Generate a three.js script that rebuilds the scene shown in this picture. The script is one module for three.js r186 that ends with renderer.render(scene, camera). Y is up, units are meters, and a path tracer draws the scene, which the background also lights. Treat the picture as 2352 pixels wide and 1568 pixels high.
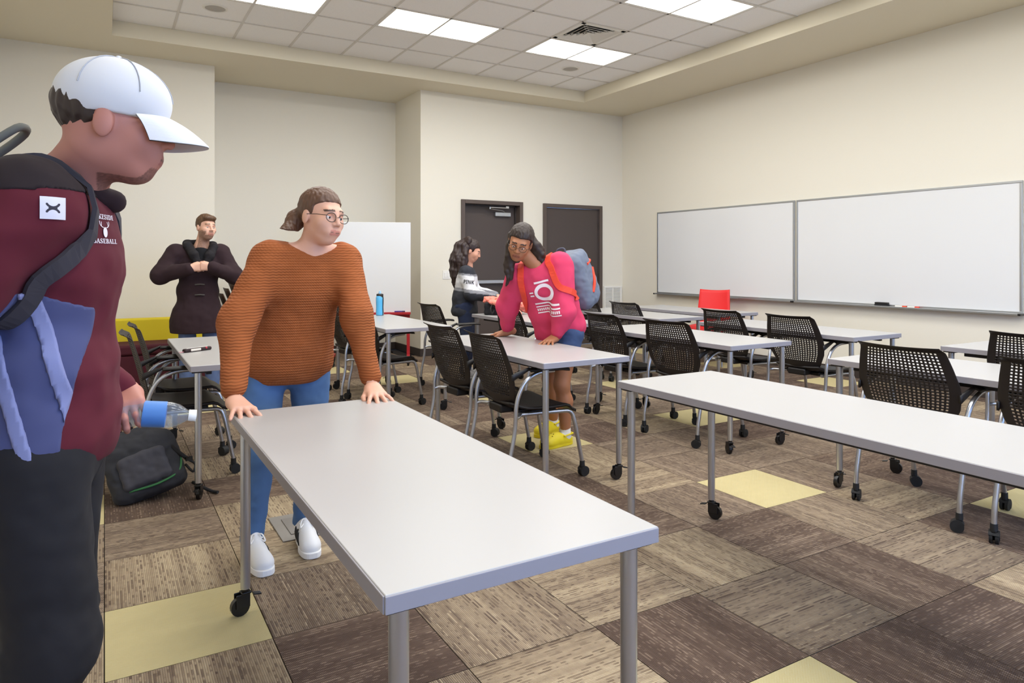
import * as THREE from 'three';
import { mergeGeometries } from 'three/addons/utils/BufferGeometryUtils.js';
import { RoundedBoxGeometry } from 'three/addons/geometries/RoundedBoxGeometry.js';
import { RectAreaLightUniformsLib } from 'three/addons/lights/RectAreaLightUniformsLib.js';
import { ImprovedNoise } from 'three/addons/math/ImprovedNoise.js';

// ---------------------------------------------------------------- camera, sky, lights, exposure
// x runs along the door wall towards the whiteboard wall, y is up, the door wall lies at negative z
const scene = new THREE.Scene();
const FRAME_W = 2352, FRAME_H = 1568, FOCAL = 1599;
const camera = new THREE.PerspectiveCamera(2 * Math.atan(FRAME_H / 2 / FOCAL) * 180 / Math.PI, FRAME_W / FRAME_H, 0.05, 100);
camera.position.set(0, 1.295, 0);
camera.rotation.y = -30.348 * Math.PI / 180;
camera.setViewOffset(FRAME_W, FRAME_H, 0, 183.8, FRAME_W, FRAME_H);   // the lens is shifted so that uprights stay upright
scene.add(camera);
scene.background = new THREE.Color().setRGB(0.30, 0.52, 1.0);             // clear sky outside the windows behind the camera
scene.backgroundIntensity = 9;
RectAreaLightUniformsLib.init();
const renderer = new THREE.WebGLRenderer({ antialias: true });
renderer.toneMapping = THREE.LinearToneMapping;
renderer.toneMappingExposure = 1.03;
renderer.shadowMap.enabled = true;
const PANEL_NITS = 13.5, PANEL_COLOR = new THREE.Color().setRGB(1.0, 0.985, 0.945);   // the ceiling troffers (used in their builder)

// ---------------------------------------------------------------- helpers
const PI = Math.PI, V = (x, y, z) => new THREE.Vector3(x, y, z);
function rng(seed) { let a = seed >>> 0; return () => { a = (a + 0x6D2B79F5) | 0; let t = Math.imul(a ^ (a >>> 15), 1 | a); t = (t + Math.imul(t ^ (t >>> 7), 61 | t)) ^ t; return ((t ^ (t >>> 14)) >>> 0) / 4294967296; }; }
const perlin = new ImprovedNoise();
const noise = (x, y, z) => perlin.noise(x, y, z);
const clamp = (v, a, b) => Math.min(b, Math.max(a, v)), lerp = (a, b, t) => a + (b - a) * t;
const smooth = (a, b, v) => { const t = clamp((v - a) / (b - a), 0, 1); return t * t * (3 - 2 * t); };

function dataTex(w, h, fn, srgb = true) {
  const d = new Uint8Array(w * h * 4);
  for (let y = 0; y < h; y++) for (let x = 0; x < w; x++) {
    const c = fn(x, y, w, h), k = (y * w + x) * 4;
    if (typeof c === 'number') d[k] = d[k + 1] = d[k + 2] = clamp(c, 0, 255); else { d[k] = clamp(c[0], 0, 255); d[k + 1] = clamp(c[1], 0, 255); d[k + 2] = clamp(c[2], 0, 255); }
    d[k + 3] = 255;
  }
  const t = new THREE.DataTexture(d, w, h);
  t.magFilter = THREE.LinearFilter; t.minFilter = THREE.LinearMipmapLinearFilter; t.generateMipmaps = true;
  t.wrapS = t.wrapT = THREE.RepeatWrapping; if (srgb) t.colorSpace = THREE.SRGBColorSpace; t.needsUpdate = true;
  return t;
}
function canvasTex(w, h, draw) {
  const c = document.createElement('canvas'); c.width = w; c.height = h;
  draw(c.getContext('2d'), w, h);
  const t = new THREE.CanvasTexture(c); t.colorSpace = THREE.SRGBColorSpace; t.needsUpdate = true; return t;
}
const rep = (t, x, y) => { const c = t.clone(); c.repeat.set(x, y); c.needsUpdate = true; return c; };
const mat = (color, roughness = 0.7, o = {}) => new THREE.MeshStandardMaterial({ color, roughness, ...o });
const phys = (color, roughness = 0.7, o = {}) => new THREE.MeshPhysicalMaterial({ color, roughness, ...o });

const taken = {};
function numbered(n) { taken[n] = (taken[n] || 0) + 1; return taken[n] === 1 ? n : n + '_' + String(taken[n] - 1).padStart(3, '0'); }
function tag(o, label, category, group, kind) {
  if (label) o.userData.label = label; if (category) o.userData.category = category;
  if (group) o.userData.group = group; if (kind) o.userData.kind = kind; return o;
}
function thing(name, label, category, [x, y, z] = [0, 0, 0], turn = 0, group) {
  const o = new THREE.Group(); o.name = numbered(name); o.position.set(x, y, z); o.rotation.y = turn; scene.add(o);
  return tag(o, label, category, group);
}
function part(name, geo, material, parent, label) {
  const g = Array.isArray(geo) ? (geo.length > 1 ? merge(geo) : geo[0]) : geo;
  const m = new THREE.Mesh(g, material); m.name = name; parent.add(m); if (label) m.userData.label = label; return m;
}
function struct(name, geo, material, label, category) {
  const g = Array.isArray(geo) ? merge(geo) : geo;
  const m = new THREE.Mesh(g, material); m.name = numbered(name); scene.add(m);
  return tag(m, label, category, null, 'structure');
}
function merge(list) {
  const flat = list.map((g) => { const n = g.index ? g.toNonIndexed() : g; for (const k of Object.keys(n.attributes)) if (!['position', 'normal', 'uv'].includes(k)) n.deleteAttribute(k); return n; });
  return mergeGeometries(flat, false);
}
function copyOf(root, [x, y, z], turn, label, group) {
  const r = root.clone(); r.name = numbered(root.name.replace(/_\d{3}$/, '')); r.userData = { ...root.userData };
  r.position.set(x, y, z); r.rotation.y = turn; scene.add(r);
  if (label) r.userData.label = label; if (group) r.userData.group = group; return r;
}
const box = (w, h, d, x = 0, y = 0, z = 0) => new THREE.BoxGeometry(w, h, d).translate(x, y, z);
const rbox = (w, h, d, x = 0, y = 0, z = 0, r = 0.004, s = 2) => new RoundedBoxGeometry(w, h, d, s, Math.min(r, w / 2.01, h / 2.01, d / 2.01)).translate(x, y, z);
const cyl = (r0, r1, h, x = 0, y = 0, z = 0, n = 16) => new THREE.CylinderGeometry(r0, r1, h, n).translate(x, y, z);   // r0 top, r1 bottom
const lathe = (pts, n = 24) => new THREE.LatheGeometry(pts.map(([a, b]) => new THREE.Vector2(a, b)), n);
function uvMetres(g, s = 1) {   // box-mapped uv in metres
  const p = g.attributes.position, n = g.attributes.normal, uv = new Float32Array(p.count * 2);
  for (let i = 0; i < p.count; i++) {
    const ax = Math.abs(n.getX(i)), ay = Math.abs(n.getY(i)), az = Math.abs(n.getZ(i));
    const [u, v] = ay >= ax && ay >= az ? [p.getX(i), p.getZ(i)] : ax >= az ? [p.getZ(i), p.getY(i)] : [p.getX(i), p.getY(i)];
    uv[2 * i] = u * s; uv[2 * i + 1] = v * s;
  }
  g.setAttribute('uv', new THREE.BufferAttribute(uv, 2)); return g;
}
function bentTube(pts, r, bend = 0.05, rad = 10, per = 6) {   // a round tube along straight runs with rounded bends
  const P = pts.map((p) => V(...p)), path = new THREE.CurvePath();
  let from = P[0];
  for (let i = 1; i < P.length; i++) {
    if (i === P.length - 1) { path.add(new THREE.LineCurve3(from, P[i])); break; }
    const d0 = P[i].clone().sub(P[i - 1]), d1 = P[i + 1].clone().sub(P[i]);
    const b = Math.min(bend, d0.length() * 0.49, d1.length() * 0.49);
    const a = P[i].clone().sub(d0.setLength(b)), c = P[i].clone().add(d1.setLength(b));
    path.add(new THREE.LineCurve3(from, a)); path.add(new THREE.QuadraticBezierCurve3(a, P[i], c)); from = c;
  }
  const steps = []; path.curves.forEach((cu, i) => { const n = cu.isLineCurve3 ? 1 : per; for (let k = 0; k < n; k++) steps.push(cu.getPoint(k / n)); });
  steps.push(P[P.length - 1]);
  return sweep(steps, r, rad);
}
function sweep(pts, r, rad = 8, closed = true) {   // tube through points, radius a number or a function of 0..1
  const pos = [], nor = [], uv = [], idx = [], n = pts.length;
  let t = pts[1].clone().sub(pts[0]).normalize(), side = Math.abs(t.y) < 0.9 ? V(0, 1, 0).cross(t).normalize() : V(1, 0, 0).cross(t).normalize();
  for (let i = 0; i < n; i++) {
    const a = pts[Math.max(0, i - 1)], b = pts[Math.min(n - 1, i + 1)];
    t = b.clone().sub(a).normalize(); side.addScaledVector(t, -side.dot(t)).normalize();
    const up = t.clone().cross(side), rr = typeof r === 'function' ? r(i / (n - 1)) : r;
    for (let k = 0; k <= rad; k++) {
      const q = k / rad * PI * 2, d = side.clone().multiplyScalar(Math.cos(q)).addScaledVector(up, Math.sin(q));
      pos.push(pts[i].x + d.x * rr, pts[i].y + d.y * rr, pts[i].z + d.z * rr); nor.push(d.x, d.y, d.z); uv.push(k / rad, i / (n - 1));
      if (i < n - 1 && k < rad) { const q0 = i * (rad + 1) + k, q1 = q0 + rad + 1; idx.push(q0, q0 + 1, q1, q1, q0 + 1, q1 + 1); }
    }
  }
  if (closed) for (const [i, s] of [[0, -1], [n - 1, 1]]) {
    const a = pts[Math.max(0, i - 1)], b = pts[Math.min(n - 1, i + 1)], d = b.clone().sub(a).normalize().multiplyScalar(s), c0 = pos.length / 3;
    pos.push(pts[i].x, pts[i].y, pts[i].z); nor.push(d.x, d.y, d.z); uv.push(0, 0);
    for (let k = 0; k <= rad; k++) { const o = (i * (rad + 1) + k) * 3; pos.push(pos[o], pos[o + 1], pos[o + 2]); nor.push(d.x, d.y, d.z); uv.push(0, 0); }
    for (let k = 0; k < rad; k++) s < 0 ? idx.push(c0, c0 + 2 + k, c0 + 1 + k) : idx.push(c0, c0 + 1 + k, c0 + 2 + k);
  }
  const g = new THREE.BufferGeometry();
  g.setAttribute('position', new THREE.Float32BufferAttribute(pos, 3)); g.setAttribute('normal', new THREE.Float32BufferAttribute(nor, 3)); g.setAttribute('uv', new THREE.Float32BufferAttribute(uv, 2)); g.setIndex(idx);
  return g;
}
function curveTube(pts, r, n = 24, rad = 8) { return sweep(new THREE.CatmullRomCurve3(pts.map((p) => V(...p))).getSpacedPoints(n), r, rad); }
function sheet(fn, nu, nv, thick) {   // closed curved plate: fn(u, v) -> [x, y, z], u and v in 0..1, thickness towards `thick`
  const pos = [], idx = [], uv = [], W = nu + 1, side = W * (nv + 1);
  for (let s = 0; s < 2; s++) for (let j = 0; j <= nv; j++) for (let i = 0; i <= nu; i++) {
    const p = fn(i / nu, j / nv), t = typeof thick === 'function' ? thick(i / nu, j / nv) : thick;
    pos.push(p[0] + s * t[0], p[1] + s * t[1], p[2] + s * t[2]); uv.push(i / nu, j / nv);
  }
  for (let j = 0; j < nv; j++) for (let i = 0; i < nu; i++) {
    const a = j * W + i; idx.push(a, a + 1, a + W, a + 1, a + W + 1, a + W);
    const b = a + side; idx.push(b, b + W, b + 1, b + 1, b + W, b + W + 1);
  }
  const rim = []; for (let i = 0; i < nu; i++) rim.push(i); for (let j = 0; j < nv; j++) rim.push(j * W + nu); for (let i = nu; i > 0; i--) rim.push(nv * W + i); for (let j = nv; j > 0; j--) rim.push(j * W);
  for (let k = 0; k < rim.length; k++) { const a = rim[k], b = rim[(k + 1) % rim.length]; idx.push(a, a + side, b, b, a + side, b + side); }
  const g = new THREE.BufferGeometry();
  g.setAttribute('position', new THREE.Float32BufferAttribute(pos, 3)); g.setAttribute('uv', new THREE.Float32BufferAttribute(uv, 2)); g.setIndex(idx);
  const flat = g.toNonIndexed(); flat.computeVertexNormals();
  g.computeVertexNormals(); return g;
}

// ---------------------------------------------------------------- materials
const wallBump = dataTex(256, 256, (x, y) => 128 + 60 * noise(x * 0.31, y * 0.31, 3.3) + 45 * noise(x * 0.11, y * 0.11, 9.1), false);
const M = {
  wall: mat(0xe8e3d5, 0.82, { bumpMap: rep(wallBump, 4, 4), bumpScale: 0.0006 }),
  soffit: mat(0xe4dcc6, 0.85),
  base: mat(0x3a312e, 0.55),
  doorFrame: mat(0x574b45, 0.5), door: mat(0x4b413d, 0.5), doorDark: mat(0x342d2b, 0.55),
  laminate: phys(0xafaeae, 0.34, { clearcoat: 0.15, clearcoatRoughness: 0.3 }), edge: mat(0x97949b, 0.45), rail: mat(0x26262a, 0.5, { metalness: 0.3 }),
  steel: mat(0xbfc2c9, 0.3, { metalness: 0.92 }), chrome: mat(0xc9ccd2, 0.18, { metalness: 1 }),
  blackPlastic: mat(0x161314, 0.5), blackShell: mat(0x1c1718, 0.48), casterBlack: mat(0x0f0f11, 0.35), rubber: mat(0x161617, 0.7),
  white: mat(0xeceae4, 0.5), board: phys(0xe4e5e6, 0.22, { clearcoat: 0.3, clearcoatRoughness: 0.15 }), alu: mat(0xb9bcbf, 0.32, { metalness: 0.85 }),
  red: mat(0xe81f22, 0.5), redFrame: mat(0xa91d26, 0.4), maroon: mat(0x4a0b1c, 0.8), yellow: mat(0xd8c21c, 0.7), brownShell: mat(0x4a3426, 0.5),
  glass: phys(0xffffff, 0.02, { transmission: 1, thickness: 0, ior: 1.5 }),
};

// ---------------------------------------------------------------- the room shell
const ROOM = { x0: -1.15, x1: 7.23, zFront: 2.4, zDoor: -8.82, zPier: -9.0, zRecess: -9.77, xPier: 1.14, xSide: 3.72 };
const CEIL = 3.79, SOFFIT = 3.634, TRAY = { x0: 0.067, x1: 6.095, z0: -8.305, z1: 1.44 }, TOP = 4.0, TH = 0.15;
const wallUV = (g) => uvMetres(g, 0.25);
const wr = (ROOM.x0 + ROOM.x1) / 2, wl = ROOM.x1 - ROOM.x0;
struct('wall_right', wallUV(box(TH, TOP, ROOM.zFront - ROOM.zRecess + TH, ROOM.x1 + TH / 2, TOP / 2, (ROOM.zFront + ROOM.zRecess) / 2)), M.wall, 'long cream wall that carries the two whiteboards', 'wall');
struct('wall_left', wallUV(box(TH, TOP, ROOM.zFront - ROOM.zRecess + TH, ROOM.x0 - TH / 2, TOP / 2, (ROOM.zFront + ROOM.zRecess) / 2)), M.wall, 'cream side wall facing the whiteboard wall', 'wall');
// door wall with two openings
const DOORS = [[4.33, 5.34], [5.70, 6.81]], DH = 2.17;
{
  const zc = ROOM.zDoor - 0.1, g = [];
  const seg = (a, b, y0, y1) => g.push(box(b - a, y1 - y0, 0.2, (a + b) / 2, (y0 + y1) / 2, zc));
  seg(ROOM.xSide, DOORS[0][0], 0, TOP); seg(DOORS[0][1], DOORS[1][0], 0, TOP); seg(DOORS[1][1], ROOM.x1, 0, TOP);
  seg(DOORS[0][0], DOORS[0][1], DH, TOP); seg(DOORS[1][0], DOORS[1][1], DH, TOP);
  struct('wall_back', wallUV(merge(g)), M.wall, 'cream end wall with the two dark doors', 'wall');
}
struct('wall_alcove', wallUV(merge([box(ROOM.xSide - ROOM.xPier + 0.3, TOP, TH, (ROOM.xSide + ROOM.xPier) / 2, TOP / 2, ROOM.zRecess - TH / 2), box(TH, TOP, ROOM.zDoor - 0.2 - ROOM.zRecess, ROOM.xSide + TH / 2, TOP / 2, (ROOM.zDoor - 0.2 + ROOM.zRecess) / 2)])), M.wall, 'recessed cream wall of the alcove beside the doors', 'wall');
struct('wall_pier', wallUV(box(ROOM.xPier - ROOM.x0, TOP, ROOM.zPier - ROOM.zRecess, (ROOM.xPier + ROOM.x0) / 2, TOP / 2, (ROOM.zPier + ROOM.zRecess) / 2)), M.wall, 'cream wall pier standing forward of the alcove', 'wall');
// window wall behind the camera
const WINS = [[0.2, 2.0], [2.5, 4.3], [4.8, 6.6]], WY = [0.85, 2.75];
{
  const g = [], zc = ROOM.zFront + 0.1, seg = (a, b, y0, y1) => g.push(box(b - a, y1 - y0, 0.2, (a + b) / 2, (y0 + y1) / 2, zc));
  let a = ROOM.x0; for (const [p, q] of WINS) { seg(a, p, 0, TOP); seg(p, q, 0, WY[0]); seg(p, q, WY[1], TOP); a = q; } seg(a, ROOM.x1, 0, TOP);
  struct('wall_front', wallUV(merge(g)), M.wall, 'cream wall with three windows', 'wall');
  WINS.forEach(([p, q], i) => {
    const w = thing('window_' + (i + 1), 'wide window with white frame', 'window', [(p + q) / 2, (WY[0] + WY[1]) / 2, zc]); w.userData.kind = 'structure'; w.userData.group = 'windows of the window wall';
    const W = q - p, H = WY[1] - WY[0];
    part('window_frame', [box(W, 0.05, 0.08, 0, H / 2 - 0.025, 0), box(W, 0.05, 0.08, 0, -H / 2 + 0.025, 0), box(0.05, H - 0.1, 0.08, -W / 2 + 0.025, 0, 0), box(0.05, H - 0.1, 0.08, W / 2 - 0.025, 0, 0), box(0.04, H - 0.1, 0.06)], M.white, w);
    for (const s of [-1, 1]) part('pane', box(W / 2 - 0.07, H - 0.1, 0.006, s * (W / 4 - 0.015), 0, 0), M.glass, w);
  });
}
struct('ground_outside', box(40, 0.1, 20, 3, -0.25, 12.8), mat(0x6f7466, 0.95), 'plain ground outside the windows', 'ground');
// dropped border round the lay-in ceiling
{
  const g = [], L = (x0, x1, z0, z1) => g.push(box(x1 - x0, TOP - SOFFIT, z1 - z0, (x0 + x1) / 2, (TOP + SOFFIT) / 2, (z0 + z1) / 2));
  L(ROOM.x0, TRAY.x0, ROOM.zRecess, ROOM.zFront); L(TRAY.x1, ROOM.x1, ROOM.zRecess, ROOM.zFront);
  L(TRAY.x0, TRAY.x1, ROOM.zRecess, TRAY.z0); L(TRAY.x0, TRAY.x1, TRAY.z1, ROOM.zFront);
  struct('ceiling_border', g, M.soffit, 'dropped beige plaster border framing the tiled ceiling', 'ceiling');
}
// baseboards
{
  const H = 0.105, D = 0.014, g = (x0, x1, z0, z1) => rbox(Math.max(D, x1 - x0), H, Math.max(D, z1 - z0), (x0 + x1) / 2, H / 2, (z0 + z1) / 2, 0.004, 1);
  struct('baseboard_right', g(ROOM.x1 - D, ROOM.x1, ROOM.zDoor, ROOM.zFront), M.base, 'dark brown vinyl base along the whiteboard wall', 'baseboard');
  struct('baseboard_back', merge([g(ROOM.xSide, DOORS[0][0], ROOM.zDoor, ROOM.zDoor + D), g(DOORS[0][1], DOORS[1][0], ROOM.zDoor, ROOM.zDoor + D), g(DOORS[1][1], ROOM.x1 - D, ROOM.zDoor, ROOM.zDoor + D)]), M.base, 'dark brown vinyl base along the door wall', 'baseboard');
  struct('baseboard_alcove', merge([g(ROOM.xPier, ROOM.xSide - D, ROOM.zRecess, ROOM.zRecess + D), g(ROOM.xSide - D, ROOM.xSide, ROOM.zRecess, ROOM.zDoor + D), g(ROOM.x0, ROOM.xPier, ROOM.zPier, ROOM.zPier + D)]), M.base, 'dark brown vinyl base round the alcove', 'baseboard');
}

// ---------------------------------------------------------------- carpet tiles
const TILE = 0.5, ZOFF = 0.02;
function carpetTex(seed, dark, light, bias) {   // tufted ground with dotted, broken lines of the other yarn along u
  const r = rng(seed), N = 76, rows = [], S = 512; let t = bias;
  for (let i = 0; i < N; i++) {
    t = clamp(t + (r() - 0.5) * 0.2 + (bias - t) * 0.14, 0, 1);
    const line = i & 1;
    rows.push({ t, dash: line ? (t > 0.45 ? -1 : 1) * (0.3 + r() * 0.4) : (r() < 0.25 ? -0.15 - 0.2 * r() : 0), ph: r() * 90, len: 9 + r() * 16, gap: -0.12 + 0.3 * r() });
  }
  const tones = new Float32Array(S * S), h = new Float32Array(S * S);
  for (let y = 0; y < S; y++) {
    const ri = Math.floor(y / S * N), row = rows[ri], fy = (y / S * N) % 1;
    for (let x = 0; x < S; x++) {
      let v = row.t;
      const tuft = Math.sin(x * PI / 2.9 + ri * 1.9) * 0.5 + 0.5, crease = Math.sin(fy * PI);
      if (row.dash) { const n = noise(x / S * row.len + row.ph, row.ph, 0.5) + 0.25 * noise(x / S * 2.5, ri * 0.11, seed + 9); v += row.dash * smooth(row.gap - 0.08, row.gap + 0.16, n + 0.12 * noise(x * 0.4, y * 0.4, seed + 2)) * (0.5 + 0.5 * tuft); }
      v += 0.1 * noise(x * 0.03, y * 0.03, seed) + 0.09 * noise(x * 0.9, y * 0.9, seed + 5);
      tones[y * S + x] = clamp(v + (tuft - 0.5) * 0.12, 0, 1);
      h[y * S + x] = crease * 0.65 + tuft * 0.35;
    }
  }
  const map = dataTex(S, S, (x, y) => { const v = tones[y * S + x], k = 0.76 + 0.24 * Math.min(1, h[y * S + x] * 1.3); return [0, 1, 2].map((c) => lerp(dark[c], light[c], v) * k); });  // shade of the pile creases is baked into the colour
  const bump = dataTex(S, S, (x, y) => 255 * h[y * S + x], false);
  return new THREE.MeshStandardMaterial({ map, bumpMap: bump, bumpScale: 0.0035, roughness: 0.96 });
}
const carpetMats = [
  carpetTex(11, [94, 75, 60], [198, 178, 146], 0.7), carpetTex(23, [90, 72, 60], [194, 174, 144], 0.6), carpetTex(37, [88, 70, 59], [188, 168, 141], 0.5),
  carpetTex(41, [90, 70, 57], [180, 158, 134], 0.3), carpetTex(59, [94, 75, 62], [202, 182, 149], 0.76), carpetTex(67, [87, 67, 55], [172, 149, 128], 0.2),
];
const yellowCarpet = (() => {
  const S = 512, hgt = (x, y) => 0.5 + 0.5 * Math.sin(x * PI / 3.1) * Math.cos(y * PI / 2.6);
  const map = dataTex(S, S, (x, y) => { const n = 0.94 + 0.06 * noise(x * 0.7, y * 0.7, 1) + 0.012 * noise(x * 0.02, y * 0.02, 4), k = 0.9 + 0.1 * hgt(x, y); return [212 * n * k, 197 * n * k, 146 * n * k]; });
  return new THREE.MeshStandardMaterial({ map, bumpMap: dataTex(256, 256, (x, y) => 255 * hgt(x, y), false), bumpScale: 0.0015, roughness: 0.96 });
})();
const YELLOW = new Set(['6,5', '0,5', '5,8', '8,8', '3,2', '8,3', '-1,8', '13,9', '5,14', '4,16', '6,11', '9,11', '13,12', '13,15', '1,13']);
const TONE = { '3,3': 5, '5,3': 3, '2,2': 3, '4,2': 5, '4,3': 1, '2,3': 0, '1,5': 2, '3,4': 4, '5,5': 2, '4,4': 0, '1,3': 1, '2,4': 1, '5,4': 3, '4,5': 3 };
{
  const floor = struct('floor', box(ROOM.x1 - ROOM.x0 + 0.3, 0.12, ROOM.zFront - ROOM.zRecess + 0.3, wr, -0.07, (ROOM.zFront + ROOM.zRecess) / 2), mat(0x2d2623, 0.95), 'carpet tile floor of brown striped squares with scattered yellow squares', 'floor');
  const g0 = new THREE.BoxGeometry(TILE - 0.003, 0.01, TILE - 0.003), r = rng(77), far = [[], []], frustum = new THREE.Frustum();
  camera.updateMatrixWorld(); camera.updateProjectionMatrix();
  frustum.setFromProjectionMatrix(new THREE.Matrix4().multiplyMatrices(camera.projectionMatrix, camera.matrixWorld.clone().invert()));
  let n = 0;
  for (let j = -5; j <= 19; j++) for (let i = -3; i <= 14; i++) {
    const v = r(), w = r();
    let x0 = Math.max(i * TILE, ROOM.x0), x1 = Math.min((i + 1) * TILE, ROOM.x1), z1 = Math.min(-(j * TILE - ZOFF), ROOM.zFront), z0 = Math.max(-((j + 1) * TILE - ZOFF), ROOM.zRecess);
    if (x1 - x0 < 0.05 || z1 - z0 < 0.05) continue;
    const cx = (x0 + x1) / 2, cz = (z0 + z1) / 2, key = i + ',' + j;
    if ((cx < ROOM.xPier && cz < ROOM.zPier - 0.2) || (cx > ROOM.xSide && cz < ROOM.zDoor - 0.2)) continue;
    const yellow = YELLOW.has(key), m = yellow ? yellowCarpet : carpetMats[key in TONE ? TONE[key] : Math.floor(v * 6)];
    const seen = frustum.intersectsBox(new THREE.Box3(V(x0, 0, z0), V(x1, 0.01, z1)));
    const full = x1 - x0 > TILE - 0.01 && z1 - z0 > TILE - 0.01, g = full ? g0 : new THREE.BoxGeometry(x1 - x0 - 0.003, 0.01, z1 - z0 - 0.003);
    if (!seen || n >= 300) { far[yellow ? 1 : 0].push(g.clone().translate(cx, -0.005, cz)); continue; }
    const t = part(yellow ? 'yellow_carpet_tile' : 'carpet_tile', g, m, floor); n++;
    t.position.set(cx, -0.005, cz);
    const turn = ((i + j) & 1 ? 0 : 1) + (w > 0.5 ? 2 : 0); t.rotation.y = full ? turn * PI / 2 : (w > 0.5 ? PI : 0);
  }
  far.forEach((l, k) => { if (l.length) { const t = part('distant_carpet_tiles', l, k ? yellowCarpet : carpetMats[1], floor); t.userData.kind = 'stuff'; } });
}
// floor outlet plate
{
  const p = thing('floor_outlet_cover', 'grey metal outlet cover let into the carpet by white sneakers', 'outlet', [0.86, 0, -3.47], 0);
  part('plate', rbox(0.30, 0.006, 0.34, 0, 0.003, 0, 0.002, 1), mat(0x8b8783, 0.5, { metalness: 0.4 }), p);
  part('lid', rbox(0.2, 0.004, 0.22, 0, 0.008, 0, 0.0015, 1), mat(0x807c79, 0.5, { metalness: 0.4 }), p);
}

// ---------------------------------------------------------------- lay-in ceiling, troffers, diffuser, speakers
const G = 0.6096, colX = (c) => 0.638 + c * G, rowZ = (r) => -(8.315 - r * G);
const xs = [TRAY.x0, ...Array.from({ length: 9 }, (_, c) => colX(c)), TRAY.x1], zs = [TRAY.z0, ...Array.from({ length: 15 }, (_, r) => rowZ(r + 1)), TRAY.z1];   // bay edges
const LIGHT_ROWS = [2, 5, 8, 11, 14], LIGHT_COLS = [0, 3, 6];
{
  const ceil = struct('ceiling', box(TRAY.x1 - TRAY.x0 + 0.4, 0.12, TRAY.z1 - TRAY.z0 + 0.4, (TRAY.x0 + TRAY.x1) / 2, TOP + 0.06, (TRAY.z0 + TRAY.z1) / 2), M.white, 'white lay-in ceiling of square acoustic tiles in a metal grid', 'ceiling');
  const speck = dataTex(256, 256, (x, y) => { const n = noise(x * 0.5, y * 0.5, 7) + 0.6 * noise(x * 0.17, y * 0.17, 2); return n > 0.55 ? 236 : 252 + 3 * n; });
  const tm = [0xfbfaf9, 0xf7f6f5, 0xfdfcfb].map((c) => mat(c, 0.9, { map: speck }));
  const skip = new Set(); for (const r of LIGHT_ROWS) for (const c of LIGHT_COLS) { skip.add((c + 1) + ',' + r); skip.add((c + 2) + ',' + r); } skip.add('7,3');
  const r = rng(5), cache = {};
  for (let j = 0; j < zs.length - 1; j++) for (let i = 0; i < xs.length - 1; i++) {
    if (skip.has(i + ',' + j)) continue;
    const w = xs[i + 1] - xs[i] - 0.012, d = zs[j + 1] - zs[j] - 0.012, k = w.toFixed(3) + d.toFixed(3);
    cache[k] ??= new THREE.BoxGeometry(w, 0.018, d);
    const t = part('ceiling_tile', cache[k], tm[Math.floor(r() * 3)], ceil); t.position.set((xs[i] + xs[i + 1]) / 2, CEIL + 0.012, (zs[j] + zs[j + 1]) / 2);
  }
  const tee = mat(0xd9d5d0, 0.5), LZ = TRAY.z1 - TRAY.z0;
  for (let i = 1; i < xs.length - 1; i++) { const b = part('grid_tee', box(0.024, 0.006, LZ, xs[i], CEIL, (TRAY.z0 + TRAY.z1) / 2), tee, ceil); }
  for (let j = 1; j < zs.length - 1; j++) part('grid_tee', box(TRAY.x1 - TRAY.x0, 0.005, 0.024, (TRAY.x0 + TRAY.x1) / 2, CEIL - 0.0005, zs[j]), tee, ceil);
  // troffers
  const glow = new THREE.MeshStandardMaterial({ color: 0xffffff, roughness: 0.6, emissive: new THREE.Color().setRGB(1, 0.985, 0.95), emissiveIntensity: 2.2 });
  const W = 2 * G - 0.024, D = G - 0.024;
  for (const rr of LIGHT_ROWS) for (const c of LIGHT_COLS) {
    const x = colX(c + 1), z = rowZ(rr + 0.5);
    const where = { '2,0': 'glowing recessed ceiling light panel next to the speaker by the wall pier', '2,3': 'glowing recessed ceiling light panel above the alcove edge and rolling whiteboard', '2,6': 'glowing recessed ceiling light panel between the air diffuser and a speaker', '5,6': 'glowing recessed ceiling light panel on the window side of the air diffuser' }[rr + ',' + c];
    const l = thing('ceiling_light', where || 'recessed ceiling light panel over the window half of the room', 'ceiling light', [x, CEIL, z], 0, where ? null : 'ceiling light panels of the window half');
    part('housing', [box(W, 0.004, D, 0, 0.09, 0), box(W, 0.09, 0.004, 0, 0.045, D / 2), box(W, 0.09, 0.004, 0, 0.045, -D / 2), box(0.004, 0.09, D, W / 2, 0.045, 0), box(0.004, 0.09, D, -W / 2, 0.045, 0)], M.white, l);
    part('frame', [box(W, 0.012, 0.018, 0, 0.006, D / 2 - 0.009), box(W, 0.012, 0.018, 0, 0.006, -D / 2 + 0.009), box(0.018, 0.012, D - 0.036, W / 2 - 0.009, 0.006, 0), box(0.018, 0.012, D - 0.036, -W / 2 + 0.009, 0.006, 0)], M.white, l);
    part('lens', box(W - 0.036, 0.006, D - 0.036, 0, 0.009, 0), glow, l);
    const a = new THREE.RectAreaLight(PANEL_COLOR, PANEL_NITS, W - 0.04, D - 0.04); a.name = 'panel_glow'; a.position.set(0, 0.002, 0); a.rotation.x = -PI / 2; l.add(a);
  }
  // supply-air diffuser
  const v = thing('air_diffuser', 'square white louvred air diffuser between ceiling light panels', 'air vent', [colX(6.5), CEIL, rowZ(3.5)]);
  const ring = (s, y0, y1, t) => { const h = Math.abs(y1 - y0) + 0.004, y = (y0 + y1) / 2, o = []; for (const q of [0, 1, 2, 3]) o.push(new THREE.BoxGeometry(s, 0.003, t).rotateX(0.55).translate(0, y, s / 2 - t / 2).rotateY(q * PI / 2)); return o; };
  part('rim', [...[0, 1, 2, 3].map((q) => box(G - 0.03, 0.006, 0.05, 0, 0.003, G / 2 - 0.04).rotateY(q * PI / 2))], M.white, v);
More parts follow.
